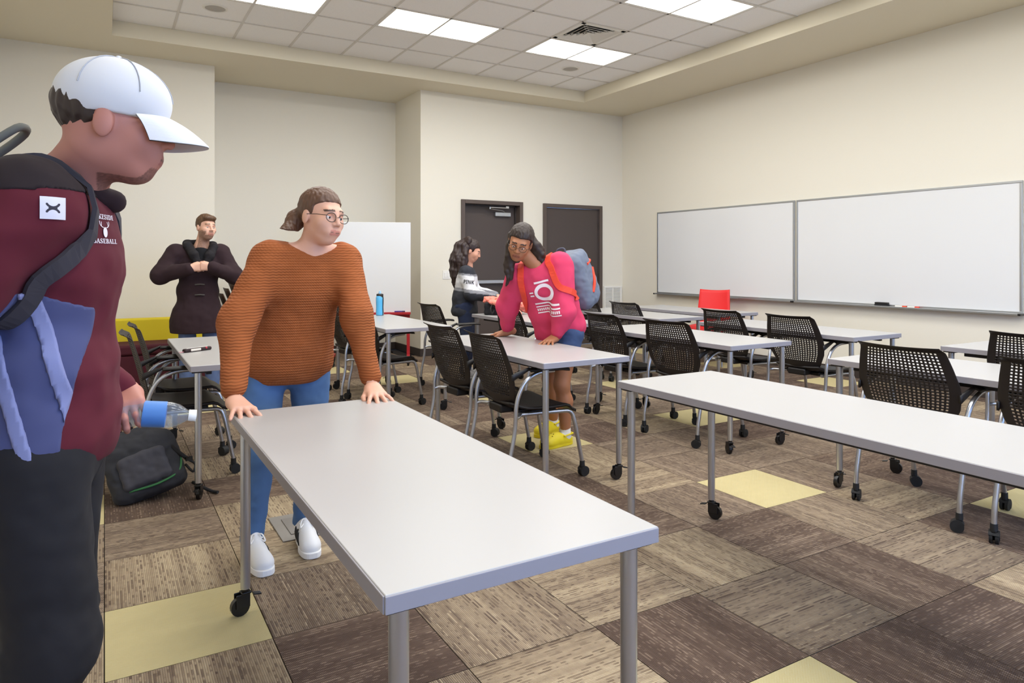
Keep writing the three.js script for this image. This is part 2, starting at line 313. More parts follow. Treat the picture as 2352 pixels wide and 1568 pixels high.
  for (const s of [0.5, 0.4, 0.3, 0.2, 0.1]) part('louvre', ring(s, 0.0, 0.02, 0.045), M.white, v);
  part('duct_throat', [box(0.6, 0.004, 0.6, 0, 0.16, 0), ...[0, 1, 2, 3].map((q) => box(0.6, 0.15, 0.004, 0, 0.085, 0.3).rotateY(q * PI / 2))], mat(0xa3a5a8, 0.5, { metalness: 0.6 }), v);
  for (const [c, rr, n] of [[7.5, 1.5, 'beside the air diffuser end of the room'], [0.5, 1.5, 'near the wall pier']]) {
    const s = thing('ceiling_speaker', 'round grey ceiling speaker ' + (c > 4 ? 'in the tile next to the door-side light panel' : 'in the tile over the wall pier'), 'speaker', [colX(c), CEIL, rowZ(rr)]);
    part('ring', lathe([[0.095, 0.004], [0.095, -0.006], [0.105, -0.008], [0.115, -0.004], [0.118, 0.004]], 32), M.white, s);
    part('grille', lathe([[0, -0.004], [0.06, -0.004], [0.096, -0.003], [0.096, 0.003], [0, 0.003]], 32), mat(0xb5b1aa, 0.7), s);
  }
}

// ---------------------------------------------------------------- doors, switch, grille
function makeDoor(n, [x0, x1], opts) {
  const w = x1 - x0, d = thing('door_' + n, opts.label, 'door', [(x0 + x1) / 2, 0, ROOM.zDoor]); d.userData.kind = 'structure';
  const F = 0.055, P = 0.03;   // frame width, proud of the wall
  part('door_frame', [rbox(F, DH, 0.2 + P, -w / 2 + F / 2, DH / 2, -0.1 + P / 2), rbox(F, DH, 0.2 + P, w / 2 - F / 2, DH / 2, -0.1 + P / 2), rbox(w - 2 * F, F, 0.2 + P, 0, DH - F / 2, -0.1 + P / 2)], M.doorFrame, d);
  const lz = opts.deep ? -0.12 : -0.01, lw = w - 2 * F - 0.008;
  part('door_leaf', rbox(lw, DH - F - 0.012, 0.045, 0, (DH - F) / 2 + 0.002, lz - 0.02, 0.003, 1), M.door, d);
  if (opts.deep) part('door_stop', [box(0.018, DH - F, 0.03, -w / 2 + F + 0.009, (DH - F) / 2, lz + 0.02), box(0.018, DH - F, 0.03, w / 2 - F - 0.009, (DH - F) / 2, lz + 0.02), box(w - 2 * F, 0.018, 0.03, 0, DH - F - 0.009, lz + 0.02)], M.doorDark, d);
  for (const y of [0.25, 1.05, 1.85]) part('hinge', cyl(0.008, 0.008, 0.11, w / 2 - F - 0.004, y, lz + 0.012, 10), opts.deep ? M.steel : M.doorDark, d);
  return { d, lz, w };
}
{
  const { d, lz, w } = makeDoor(1, DOORS[0], { deep: true, label: 'dark brown door with closer and silver push bar' });
  const c = part('door_closer', rbox(0.26, 0.06, 0.05, 0.22, 1.985, lz + 0.03, 0.006), M.alu, d, 'silver door closer box');
  part('closer_arm', [bentTube([[0.24, 2.02, lz + 0.06], [0.2, 2.035, lz + 0.075], [-0.03, 2.055, lz + 0.11]], 0.006, 0.02, 8), rbox(0.3, 0.014, 0.01, 0.11, 2.075, lz + 0.115, 0.003, 1), cyl(0.012, 0.012, 0.03, -0.035, 2.065, lz + 0.112), rbox(0.05, 0.035, 0.02, 0.26, 2.085, lz + 0.1, 0.003, 1)], M.chrome, c);
  const b = part('push_bar', rbox(0.72, 0.05, 0.035, 0.02, 1.0, lz + 0.06, 0.006), M.alu, d, 'silver push bar');
  part('bar_end', [rbox(0.1, 0.065, 0.06, -0.36, 1.0, lz + 0.035, 0.006), rbox(0.1, 0.065, 0.06, 0.38, 1.0, lz + 0.035, 0.006)], M.alu, b);
  makeDoor(2, DOORS[1], { deep: false, label: 'flush dark brown door next to the white wall grille' });
  const s = thing('light_switch', 'white double light switch plate beside the push-bar door', 'switch', [4.105, 1.11, ROOM.zDoor]);
  part('plate', rbox(0.115, 0.12, 0.008, 0, 0, 0.004, 0.003), M.white, s);
  for (const x of [-0.024, 0.024]) part('rocker', rbox(0.03, 0.066, 0.008, x, 0, 0.01, 0.002, 1), M.white, s);
  const g = thing('wall_grille', 'white return-air grille low on the wall by the flush door', 'air vent', [7.03, 0.71, ROOM.zDoor]);
  part('frame', [rbox(0.36, 0.03, 0.02, 0, 0.175, 0.01), rbox(0.36, 0.03, 0.02, 0, -0.175, 0.01), rbox(0.03, 0.32, 0.02, -0.165, 0, 0.01), rbox(0.03, 0.32, 0.02, 0.165, 0, 0.01), rbox(0.018, 0.32, 0.018, 0, 0, 0.01)], M.white, g);
  part('backing', box(0.32, 0.34, 0.003, 0, 0, 0.002), mat(0x77756f, 0.8), g);
  for (let k = 0; k < 16; k++) part('louvre', new THREE.BoxGeometry(0.31, 0.016, 0.002).rotateX(-0.6).translate(0, -0.15 + k * 0.02, 0.009), M.white, g);
}

// ---------------------------------------------------------------- whiteboards on the wall, tray things
{
  const X = ROOM.x1, y0 = 0.815, y1 = 2.035;
  const mk = (za, zb, label) => {
    const L = Math.abs(zb - za), b = thing('wall_whiteboard', label, 'whiteboard', [X, (y0 + y1) / 2, (za + zb) / 2]), H = y1 - y0;
    part('writing_surface', box(0.018, H - 0.02, L - 0.02, -0.011, 0, 0), M.board, b);
    part('frame', [rbox(0.024, 0.022, L, -0.014, H / 2 - 0.011, 0, 0.003, 1), rbox(0.024, 0.022, L, -0.014, -H / 2 + 0.011, 0, 0.003, 1), rbox(0.024, H - 0.044, 0.022, -0.014, 0, L / 2 - 0.011, 0.003, 1), rbox(0.024, H - 0.044, 0.022, -0.014, 0, -L / 2 + 0.011, 0.003, 1)], M.alu, b);
    part('pen_tray', [rbox(0.075, 0.012, L - 0.02, -0.05, -H / 2 - 0.006, 0, 0.003, 1), rbox(0.008, 0.018, L - 0.02, -0.086, -H / 2 - 0.002, 0, 0.003, 1)], M.alu, b);
    for (const s of [-1, 1]) part('tray_end', rbox(0.08, 0.02, 0.025, -0.052, -H / 2 - 0.004, s * (L / 2 + 0.002), 0.004, 1), M.casterBlack, b);
  };
  mk(-7.97, -5.545, 'wall-mounted whiteboard behind the red chair, next to the room corner');
  mk(-5.515, -3.12, 'wall-mounted whiteboard with black eraser on its pen tray');
  const e = thing('whiteboard_eraser', 'black felt eraser on the whiteboard tray', 'eraser', [X - 0.05, y0, -4.43]);
  part('grip', rbox(0.045, 0.022, 0.14, 0, 0.033, 0, 0.006), M.blackPlastic, e); part('felt', box(0.045, 0.021, 0.14, 0, 0.0115, 0), mat(0x2b2b2d, 0.95), e);
  for (const [z, c] of [[-4.245, 0xe8502c], [-4.115, 0xe8452c]]) {
    const p = thing('dry_erase_marker', 'orange-capped white marker on the whiteboard tray', 'marker', [X - 0.05, y0 + 0.0095, z], 0, 'markers on the whiteboard tray');
    part('barrel', cyl(0.009, 0.009, 0.075, 0, 0, 0, 12).rotateX(PI / 2), M.white, p); part('cap', cyl(0.0095, 0.0085, 0.045, 0, 0, 0, 12).rotateX(PI / 2).translate(0, 0, 0.058), mat(c, 0.4), p);
  }
}

// ---------------------------------------------------------------- training tables on casters
const TOPY = 0.735;
function tableCaster(x, z, turn) {   // swivel caster with fork, wheel and brake tab, 85 mm high
  const g = [new THREE.CylinderGeometry(0.0335, 0.0335, 0.02, 20).rotateX(PI / 2).translate(0.02, 0.0335, 0), new THREE.CylinderGeometry(0.012, 0.012, 0.03, 10).rotateX(PI / 2).translate(0.02, 0.0335, 0),
    rbox(0.05, 0.05, 0.005, 0.012, 0.055, 0.0135, 0.002, 1), rbox(0.05, 0.05, 0.005, 0.012, 0.055, -0.0135, 0.002, 1), rbox(0.036, 0.008, 0.034, 0, 0.081, 0, 0.003, 1), cyl(0.012, 0.012, 0.02, 0, 0.09, 0, 12), rbox(0.03, 0.006, 0.022, -0.028, 0.072, 0, 0.002, 1).rotateZ(0.2)];
  return merge(g).rotateY(turn).translate(x, 0, z);
}
function makeTable(L) {
  const t = thing('training_table', '', 'table', [0, 0, 0]);
  const W = 0.605;
  part('tabletop', rbox(W, 0.034, L, 0, TOPY - 0.017, 0, 0.003), M.laminate, t);
  part('edge_band', [rbox(0.004, 0.031, L - 0.004, -W / 2 - 0.001, TOPY - 0.0175, 0, 0.0015, 1), rbox(0.004, 0.031, L - 0.004, W / 2 + 0.001, TOPY - 0.0175, 0, 0.0015, 1), rbox(W, 0.031, 0.004, 0, TOPY - 0.0175, L / 2 + 0.001, 0.0015, 1), rbox(W, 0.031, 0.004, 0, TOPY - 0.0175, -L / 2 - 0.001, 0.0015, 1)], M.edge, t, 'pale grey edge band');
  part('under_rail', [rbox(0.03, 0.03, L - 0.2, 0.2, TOPY - 0.05, 0, 0.003, 1), rbox(0.03, 0.03, L - 0.2, -0.2, TOPY - 0.05, 0, 0.003, 1)], M.rail, t, 'black steel rail');
  for (const sx of [-1, 1]) for (const sz of [-1, 1]) {
    const x = sx * (W / 2 - 0.042), z = sz * (L / 2 - 0.045);
    const l = part('leg', cyl(0.0185, 0.0175, TOPY - 0.034 - 0.095, x, (TOPY - 0.034 + 0.095) / 2, z, 20), M.steel, t);
    part('mount_plate', rbox(0.07, 0.006, 0.07, x, TOPY - 0.038, z, 0.002, 1), M.rail, l);
    part('caster', tableCaster(x, z, sx * 0.9 + sz * 2.1), M.casterBlack, l);
  }
  return t;
}
const table0 = makeTable(1.545); let firstTable = true;
function placeTable(x, z, turn, label, group) {
  if (firstTable) { firstTable = false; table0.position.set(x, 0, z); table0.rotation.y = turn; return tag(table0, label, null, group); }
  return copyOf(table0, [x, 0, z], turn, label, group);
}
tag(makeTable(1.635), 'white table being wheeled by the woman in the orange sweater', null).position.set(0.708, 0, -1.932);
tag(makeTable(1.83), 'bare white table standing alone in front of the perforated chairs, no chair pushed under it', null).position.set(2.385, 0, -1.655);
placeTable(2.385, -3.985, 0, 'white table that the woman in the pink sweatshirt leans on');
placeTable(2.31, -6.27, 0, 'white table with the blue water bottle');
placeTable(0.70, -4.85, 0, 'white table with the pencil case, beside the floor backpack');
placeTable(3.885, -4.02, 0, 'white table in the second row behind the pink sweatshirt');
placeTable(3.915, -1.78, 0, 'white table in the second row, between the bare table and the whiteboard with eraser');
placeTable(5.07, -3.93, 0, 'white table in the third row, straight below the middle join of the whiteboards');
placeTable(5.10, -1.78, 0, 'white table in the third row below the whiteboard with eraser');
placeTable(4.96, -5.89, 0, 'white table in the third row close to the flush door');
placeTable(5.92, -6.03, 0, 'white table in front of the red chair');
placeTable(3.69, -5.86, 0, 'white table with the coral jacket and black bag');

// ---------------------------------------------------------------- perforated armchairs on casters (facing +x)
function chairBackPoint(u, v) {   // u -1..1 across, v 0..1 up
  const W = [[0, 0.155], [0.12, 0.2], [0.3, 0.243], [0.46, 0.258], [0.56, 0.257], [0.75, 0.237], [1, 0.205]];
  let w = 0; for (let i = 0; i < W.length - 1; i++) if (v >= W[i][0] && v <= W[i + 1][0] + 1e-9) { w = lerp(W[i][1], W[i + 1][1], (v - W[i][0]) / (W[i + 1][0] - W[i][0])); break; }
  const x = -0.185 - 0.13 * Math.pow(v, 0.62) + 0.016 * Math.sin(v * PI) - 0.03 * smooth(0.9, 1, v);
  const y = 0.435 + 0.452 * v - 0.012 * smooth(0.92, 1, v);
  const cup = 0.032 * (1 - 0.4 * v) * u * u + (v > 0.93 ? -0.01 : 0) * 0;
  return [x + cup, y - 0.006 * (1 - u * u) * smooth(0.8, 1, v), u * w];
}
function perforatedBack() {
  const NU = 23, NV = 28, T = 0.0045, pos = [], idx = [];
  const us = [-1, -0.93]; for (let i = 0; i <= NU - 4; i++) us.push(lerp(-0.82, 0.82, i / (NU - 4))); us.push(0.93, 1);
  const vs = [0, 0.06, 0.12]; for (let j = 0; j <= NV - 6; j++) vs.push(lerp(0.165, 0.92, j / (NV - 6))); vs.push(0.955, 0.98, 1);
  const put = (u, v, s) => { const p = chairBackPoint(u, v); pos.push(p[0] + s * T / 2, p[1], p[2]); return pos.length / 3 - 1; };
  const grid = [1, -1].map((s) => vs.map((v) => us.map((u) => put(u, v, s))));
  const quad = (a, b, c, d) => idx.push(a, b, c, a, c, d);
  for (let j = 0; j < vs.length - 1; j++) for (let i = 0; i < us.length - 1; i++) {
    const holed = i >= 2 && i < us.length - 3 && j >= 3 && j < vs.length - 4;
    const F = grid[0], B = grid[1];
    if (!holed) { quad(F[j][i], F[j + 1][i], F[j + 1][i + 1], F[j][i + 1]); quad(B[j][i], B[j][i + 1], B[j + 1][i + 1], B[j + 1][i]); continue; }
    const mu = 0.21, mv = 0.24, u0 = lerp(us[i], us[i + 1], mu), u1 = lerp(us[i], us[i + 1], 1 - mu), v0 = lerp(vs[j], vs[j + 1], mv), v1 = lerp(vs[j], vs[j + 1], 1 - mv);
    const f = [put(u0, v0, 1), put(u0, v1, 1), put(u1, v1, 1), put(u1, v0, 1)], b = [put(u0, v0, -1), put(u0, v1, -1), put(u1, v1, -1), put(u1, v0, -1)];
    const FO = [F[j][i], F[j + 1][i], F[j + 1][i + 1], F[j][i + 1]], BO = [B[j][i], B[j + 1][i], B[j + 1][i + 1], B[j][i + 1]];
    for (let k = 0; k < 4; k++) { const n = (k + 1) % 4; quad(FO[k], FO[n], f[n], f[k]); quad(BO[k], b[k], b[n], BO[n]); quad(f[k], f[n], b[n], b[k]); }
  }
  const J = vs.length - 1, I = us.length - 1;
  for (let j = 0; j < J; j++) { quad(grid[0][j][0], grid[1][j][0], grid[1][j + 1][0], grid[0][j + 1][0]); quad(grid[0][j][I], grid[0][j + 1][I], grid[1][j + 1][I], grid[1][j][I]); }
  for (let i = 0; i < I; i++) { quad(grid[0][0][i], grid[0][0][i + 1], grid[1][0][i + 1], grid[1][0][i]); quad(grid[0][J][i], grid[1][J][i], grid[1][J][i + 1], grid[0][J][i + 1]); }
  const g = new THREE.BufferGeometry(); g.setAttribute('position', new THREE.Float32BufferAttribute(pos, 3)); g.setIndex(idx); g.computeVertexNormals();
  return g;
}
const chairSeat = (u, v) => {   // u across, v back to front
  const s = u * 2 - 1, w = 0.19 + 0.045 * smooth(0, 0.3, v) - 0.02 * smooth(0.8, 1, v);
  const y = 0.448 + 0.012 * s * s - 0.014 * Math.sin(v * PI) + 0.02 * (1 - smooth(0, 0.2, v)) - 0.055 * Math.pow(smooth(0.72, 1, v), 2);
  return [-0.205 + 0.455 * v - 0.02 * s * s * smooth(0.7, 1, v), y, s * w];
};
function chairCaster(x, z, turn) {   // hooded twin-wheel caster
  return merge([new THREE.CylinderGeometry(0.028, 0.028, 0.014, 18).rotateX(PI / 2).translate(0.008, 0.028, 0.012), new THREE.CylinderGeometry(0.028, 0.028, 0.014, 18).rotateX(PI / 2).translate(0.008, 0.028, -0.012),
    new THREE.CylinderGeometry(0.031, 0.031, 0.042, 14, 1, false, 0.2, 3.6).rotateX(PI / 2).rotateZ(0.5).translate(0.008, 0.03, 0), rbox(0.03, 0.02, 0.024, 0, 0.062, 0, 0.006, 1), cyl(0.0155, 0.0165, 0.03, 0, 0.078, 0, 12)]).rotateY(turn).translate(x, 0, z);
}
function makeChair() {
  const c = thing('perforated_armchair', '', 'chair', [0, 0, 0]);
  part('backrest', perforatedBack(), M.blackShell, c);
  part('seat', sheet(chairSeat, 14, 14, [0, -0.018, 0]), M.blackShell, c);
  part('seat_support', [rbox(0.26, 0.03, 0.3, 0.0, 0.408, 0, 0.008), rbox(0.09, 0.05, 0.16, -0.17, 0.42, 0, 0.012), rbox(0.1, 0.018, 0.39, -0.02, 0.412, 0, 0.005)], M.blackPlastic, c);
  for (const s of [-1, 1]) {
    const R = 0.0125;
    const rear = part('leg', bentTube([[-0.255, 0.085, s * 0.262], [-0.25, 0.16, s * 0.262], [-0.213, 0.33, s * 0.262], [-0.208, 0.5, s * 0.264], [-0.155, 0.61, s * 0.268], [-0.07, 0.655, s * 0.27], [0.04, 0.66, s * 0.27]], R, 0.06, 10), M.steel, c);
    part('caster', chairCaster(-0.255, s * 0.262, s * 0.8 + 1.2), M.rubber, rear);
    const front = part('leg', bentTube([[-0.16, 0.402, s * 0.19], [0.06, 0.402, s * 0.2], [0.195, 0.4, s * 0.215], [0.215, 0.33, s * 0.225], [0.262, 0.085, s * 0.232]], R, 0.06, 10), M.steel, c);
    part('caster', chairCaster(0.262, s * 0.232, s * 0.5 - 0.4), M.rubber, front);
    part('side_strut', bentTube([[-0.212, 0.40, s * 0.262], [-0.18, 0.405, s * 0.25], [-0.12, 0.405, s * 0.16]], R * 0.9, 0.03, 8), M.steel, c);
    part('arm_pad', sheet((u, v) => { const w = 0.024 + 0.012 * Math.sin(v * PI * 0.8), q = (u - 0.5) * 2; return [-0.13 + 0.26 * v, 0.684 - 0.01 * q * q - 0.008 * smooth(0.75, 1, v), s * 0.27 + q * w]; }, 6, 10, [0, -0.012, 0]), M.blackPlastic, c);
    part('arm_bracket', sheet((u, v) => [lerp(-0.235, -0.125, v), lerp(0.63, 0.68, v) + (u - 0.5) * lerp(0.04, 0.016, v), s * lerp(0.25, 0.262, v)], 2, 6, [0, 0, s * 0.012]), M.blackPlastic, c);
  }
  return c;
}
const chair0 = makeChair(); let firstChair = true;
function placeChair(x, z, turn, label, group) {
  if (firstChair) { firstChair = false; chair0.position.set(x, 0, z); chair0.rotation.y = turn; return tag(chair0, label, null, group); }
  return copyOf(chair0, [x, 0, z], turn, label, group);
}
const CH = 'black perforated-back armchair ';
placeChair(3.780, -2.06, 0.02, CH + 'directly behind the bare white table, clear of its end');
placeChair(3.770, -1.37, -0.03, CH + 'behind the bare white table, at the whiteboard-eraser side of its neighbour');
placeChair(4.990, -2.0, 0.03, CH + 'at the third-row table below the eraser whiteboard');
placeChair(4.970, -3.65, 0.02, CH + 'at the third-row table, straight before the whiteboard join');
placeChair(4.970, -4.35, -0.02, CH + 'at the third-row table, in line with the red chair');
placeChair(3.790, -3.79, 0.05, CH + 'at the second-row table, farther from the pink sweatshirt');
placeChair(3.790, -4.52, -0.03, CH + 'at the second-row table, next to the pink sweatshirt');
placeChair(4.970, -5.68, 0.02, CH + 'under the wall grille, at the table close to the flush door');
placeChair(4.970, -6.36, 0, CH + 'half hidden by the grey backpack of the pink-clad woman');
placeChair(3.120, -6.5, 0.06, CH + 'between the bottle table and the dark-haired woman');
placeChair(3.490, -5.55, 0.0, CH + 'in front of the coral jacket');
placeChair(2.240, -4.28, 0.04, CH + 'drawn up to the leaned-on table, nearer the water bottle');
placeChair(2.240, -3.66, -0.04, CH + 'drawn up to the leaned-on table, nearer the yellow clogs');
placeChair(2.160, -6.0, 0.28, CH + 'turned askew at the water bottle table, by the orange sleeve');
placeChair(2.210, -6.72, 0.1, CH + 'at the water bottle table, hidden behind the askew chair');
placeChair(0.420, -4.77, 0.0, CH + 'at the pencil case table, next to the floor backpack');
placeChair(0.480, -5.36, 0.02, CH + 'at the pencil case table, next to the man in the dark coat');

// red chair behind the far table, facing the tables
{
  const c = thing('red_chair', 'red upholstered chair under the whiteboard behind a white table', 'chair', [6.62, 0, -6.36], PI + 0.5);
  part('backrest', sheet((u, v) => { const s = u * 2 - 1; return [-0.21 - 0.09 * v + 0.035 * s * s, 0.47 + 0.45 * v + 0.012 * s * s * v, s * (0.215 - 0.025 * v)]; }, 10, 12, [-0.028, 0, 0]), M.red, c);
  part('seat', sheet((u, v) => { const s = u * 2 - 1; return [-0.22 + 0.46 * v, 0.475 + 0.01 * s * s - 0.03 * smooth(0.75, 1, v), s * (0.2 + 0.025 * smooth(0, 0.4, v))]; }, 10, 12, [0, -0.05, 0]), M.red, c);
  for (const s of [-1, 1]) { part('leg', bentTube([[-0.2, 0.0, s * 0.22], [-0.19, 0.42, s * 0.2], [0.2, 0.42, s * 0.2], [0.23, 0.0, s * 0.22]], 0.011, 0.05), M.steel, c); }
}

// ---------------------------------------------------------------- mobile whiteboard easel
{
  const a = V(2.43, 0, -8.66), b = V(3.36, 0, -8.29), c = a.clone().add(b).multiplyScalar(0.5), W = a.distanceTo(b), turn = -Math.atan2(b.z - a.z, b.x - a.x);
  const e = thing('rolling_whiteboard', 'rolling whiteboard with red frame in front of the alcove', 'whiteboard', [c.x, 0, c.z], turn);
  part('panel', rbox(W, 1.14, 0.022, 0, 1.22, 0.0, 0.004), M.board, e);
  part('ledge', rbox(W, 0.03, 0.09, 0, 0.64, 0.03, 0.004), M.redFrame, e, 'red marker ledge');
  part('lower_panel', rbox(W - 0.02, 0.12, 0.012, 0, 0.565, -0.005, 0.003), M.redFrame, e);
  for (const s of [-1, 1]) {
    const l = part('leg', [rbox(0.04, 0.5, 0.03, s * (W / 2 - 0.03), 0.33, 0, 0.006), rbox(0.04, 0.035, 0.5, s * (W / 2 - 0.03), 0.1, 0, 0.006)], M.redFrame, e);
    for (const q of [-1, 1]) part('caster', tableCaster(s * (W / 2 - 0.03), q * 0.22, 0.7 * s + q), M.casterBlack, l);
  }
  const m = thing('marker_pen', 'purple marker lying on the red ledge', 'marker', [3.2, 0.6645, -8.30], turn + 0.05);
  part('barrel', cyl(0.0085, 0.0085, 0.1, 0, 0, 0, 12).rotateZ(PI / 2), mat(0x4a2a8a, 0.4), m); part('cap', cyl(0.009, 0.008, 0.035, 0, 0, 0, 12).rotateZ(PI / 2).translate(0.065, 0, 0), mat(0x2c1a55, 0.4), m);
}

// ---------------------------------------------------------------- bench and stacked chairs by the alcove
{
  const L = 2.45, b = thing('bench_seat', 'low bench with yellow back and dark red seat behind the man in the coat', 'bench', [0.5, 0, -8.42]);
  part('base', rbox(L, 0.3, 0.48, 0, 0.17, 0.02, 0.01), M.maroon, b); part('toe_kick', box(L - 0.06, 0.03, 0.42, 0, 0.015, 0.0), M.base, b);
  for (let k = 0; k < 3; k++) part('seat_cushion', rbox(L / 3 - 0.008, 0.11, 0.5, (k - 1) * L / 3, 0.377, 0.02, 0.03, 3), M.maroon, b);
  part('backrest', rbox(L, 0.37, 0.12, 0, 0.49, -0.22, 0.025, 3), M.yellow, b, 'yellow bench back');
}
{
  const mk = () => {
    const c = thing('stacking_chair', '', 'chair', [0, 0, 0]);
    part('backrest', sheet((u, v) => { const s = u * 2 - 1; return [-0.2 - 0.13 * v + 0.02 * s * s, 0.5 + 0.34 * v, s * (0.21 - 0.02 * v)]; }, 8, 8, [-0.012, 0, 0]), M.brownShell, c);
    part('seat', sheet((u, v) => { const s = u * 2 - 1; return [-0.2 + 0.42 * v, 0.455 + 0.02 * (1 - smooth(0, 0.2, v)) - 0.03 * smooth(0.8, 1, v), s * 0.205]; }, 6, 8, [0, -0.012, 0]), M.brownShell, c);
    for (const s of [-1, 1]) part('leg', bentTube([[-0.24, 0.62, s * 0.2], [-0.2, 0.44, s * 0.225], [0.12, 0.43, s * 0.225], [0.26, 0.0, s * 0.235]], 0.01, 0.05, 8), M.chrome, c);
    for (const s of [-1, 1]) part('leg', bentTube([[0.0, 0.432, s * 0.225], [-0.18, 0.36, s * 0.23], [-0.25, 0.0, s * 0.24]], 0.01, 0.05, 8), M.chrome, c);
    return c;
  };
  const c0 = mk(), place = [1.5, 0, -9.28], lab = ['bottom', 'second', 'third', 'fourth', 'topmost'];
  for (let k = 0; k < 5; k++) { const p = [place[0] + k * 0.06, k * 0.062, place[2]], l = 'brown stacking chair in the alcove stack, ' + lab[k] + (k > 0 && k < 4 ? ' from the floor' : ' of the stack'); if (!k) { c0.position.set(...p); tag(c0, l, null, 'stacked brown chairs in the alcove'); } else copyOf(c0, p, 0, l, 'stacked brown chairs in the alcove'); }
}

// ---------------------------------------------------------------- small things on the tables
{
  const bt = canvasTex(512, 512, (g, w, h) => {
    g.fillStyle = '#58b6ea'; g.fillRect(0, 0, w, h);
    g.fillStyle = '#2f7fc4'; for (let k = 0; k < 9; k++) { g.beginPath(); g.ellipse(150 + (k % 2) * 8, 150 + k * 36, 12, 26, 0.2, 0, 7); g.fill(); }
    g.fillStyle = '#0a0d12'; g.beginPath(); g.moveTo(230, 70); g.lineTo(380, 70); g.lineTo(380, 110); g.lineTo(352, 150); g.lineTo(352, 440); g.lineTo(390, 440); g.lineTo(390, 460); g.lineTo(318, 460); g.lineTo(318, 165); g.closePath(); g.fill();
    g.fillStyle = '#f2f6fa'; g.fillRect(356, 130, 26, 300); g.fillStyle = '#0a0d12'; g.fillRect(60, 70, 40, 60);
    g.fillStyle = '#8fd0f4'; g.fillRect(0, 0, w, 40);
  });
  const b = thing('water_bottle', 'blue squeeze water bottle with black lid on the table by the rolling whiteboard', 'bottle', [2.468, TOPY, -6.93], 2.75);
  part('body', lathe([[0, 0.001], [0.036, 0.001], [0.041, 0.008], [0.041, 0.03], [0.039, 0.09], [0.041, 0.15], [0.041, 0.185], [0.036, 0.2], [0.033, 0.206], [0, 0.206]], 32), phys(0xffffff, 0.3, { map: bt, clearcoat: 0.4 }), b);
  part('lid', lathe([[0.034, 0.2], [0.036, 0.206], [0.035, 0.222], [0.02, 0.226], [0, 0.226]], 28), M.blackPlastic, b, 'black screw lid');
  part('spout', lathe([[0.015, 0.224], [0.014, 0.236], [0.011, 0.238], [0.012, 0.25], [0.007, 0.255], [0, 0.255]], 20), mat(0x9ec8e6, 0.3), b, 'pale blue spout');
  const p = thing('pencil_case', 'slim dark pencil case with red and white pattern on a white table', 'pencil case', [0.50, TOPY, -4.745], 0.53);
  part('pouch', rbox(0.19, 0.022, 0.035, 0, 0.0115, 0, 0.009, 3), mat(0x2a171b, 0.7), p); part('zip', rbox(0.15, 0.003, 0.004, 0, 0.0235, 0, 0.001, 1), M.white, p);
  part('print_band', [rbox(0.08, 0.018, 0.0362, -0.02, 0.0118, 0, 0.007, 2)], mat(0xd9d2c8, 0.7), p); part('charm', [new THREE.SphereGeometry(0.008, 12, 8).translate(0.055, 0.016, 0.012)], mat(0xb8213a, 0.5), p);
  part('pull_tab', rbox(0.03, 0.003, 0.008, -0.112, 0.006, 0.004, 0.001, 1), mat(0xc8798c, 0.5), p);
  const k = thing('earbud_case', 'tiny black gadget on the table with the blue bottle', 'gadget', [2.25, TOPY, -6.78], 0.4);
  part('case', rbox(0.05, 0.02, 0.035, 0, 0.0105, 0, 0.009, 3), M.casterBlack, k); part('lid', rbox(0.0505, 0.007, 0.0355, 0, 0.0185, 0, 0.003, 2), M.blackPlastic, k);
}

// ---------------------------------------------------------------- soft bodies: smooth unions of tapered capsules and ellipsoids, meshed on a grid
function capsule(a, b, ra, rb = ra) { return { t: 0, a, b, ra, rb, lo: [0, 1, 2].map((i) => Math.min(a[i], b[i]) - Math.max(ra, rb)), hi: [0, 1, 2].map((i) => Math.max(a[i], b[i]) + Math.max(ra, rb)) }; }
function ellipsoid(c, r, R) { const m = Math.max(...r); return { t: 1, c, r, R, lo: c.map((v) => v - m), hi: c.map((v) => v + m) }; }   // R: Matrix3 rows = own axes
function rblock(c, half, r, R) { const m = Math.hypot(...half) + r; return { t: 2, c, half, r, R, lo: c.map((v) => v - m), hi: c.map((v) => v + m) }; }   // rounded box
function chain(pts, radii) { const o = []; for (let i = 0; i < pts.length - 1; i++) o.push(capsule(pts[i], pts[i + 1], radii[i], radii[i + 1])); return o; }
function distTo(p, x, y, z) {
  if (p.t === 0) {
    const [ax, ay, az] = p.a, bx = p.b[0] - ax, by = p.b[1] - ay, bz = p.b[2] - az, px = x - ax, py = y - ay, pz = z - az;
    const L = bx * bx + by * by + bz * bz, t = L > 0 ? clamp((px * bx + py * by + pz * bz) / L, 0, 1) : 0;
    return Math.hypot(px - bx * t, py - by * t, pz - bz * t) - (p.ra + (p.rb - p.ra) * t);
  }
  let dx = x - p.c[0], dy = y - p.c[1], dz = z - p.c[2];
  if (p.R) { const R = p.R; [dx, dy, dz] = [R[0] * dx + R[1] * dy + R[2] * dz, R[3] * dx + R[4] * dy + R[5] * dz, R[6] * dx + R[7] * dy + R[8] * dz]; }
  if (p.t === 2) { const qx = Math.abs(dx) - p.half[0], qy = Math.abs(dy) - p.half[1], qz = Math.abs(dz) - p.half[2]; return Math.hypot(Math.max(qx, 0), Math.max(qy, 0), Math.max(qz, 0)) + Math.min(Math.max(qx, qy, qz), 0) - p.r; }
  const [a, b, c] = p.r, k0 = Math.hypot(dx / a, dy / b, dz / c), k1 = Math.hypot(dx / (a * a), dy / (b * b), dz / (c * c));
  return k1 < 1e-9 ? -Math.min(a, b, c) : k0 * (k0 - 1) / k1;
}
const smin = (a, b, k) => { const h = Math.max(k - Math.abs(a - b), 0) / k; return Math.min(a, b) - h * h * k * 0.25; };
const smax = (a, b, k) => -smin(-a, -b, k);
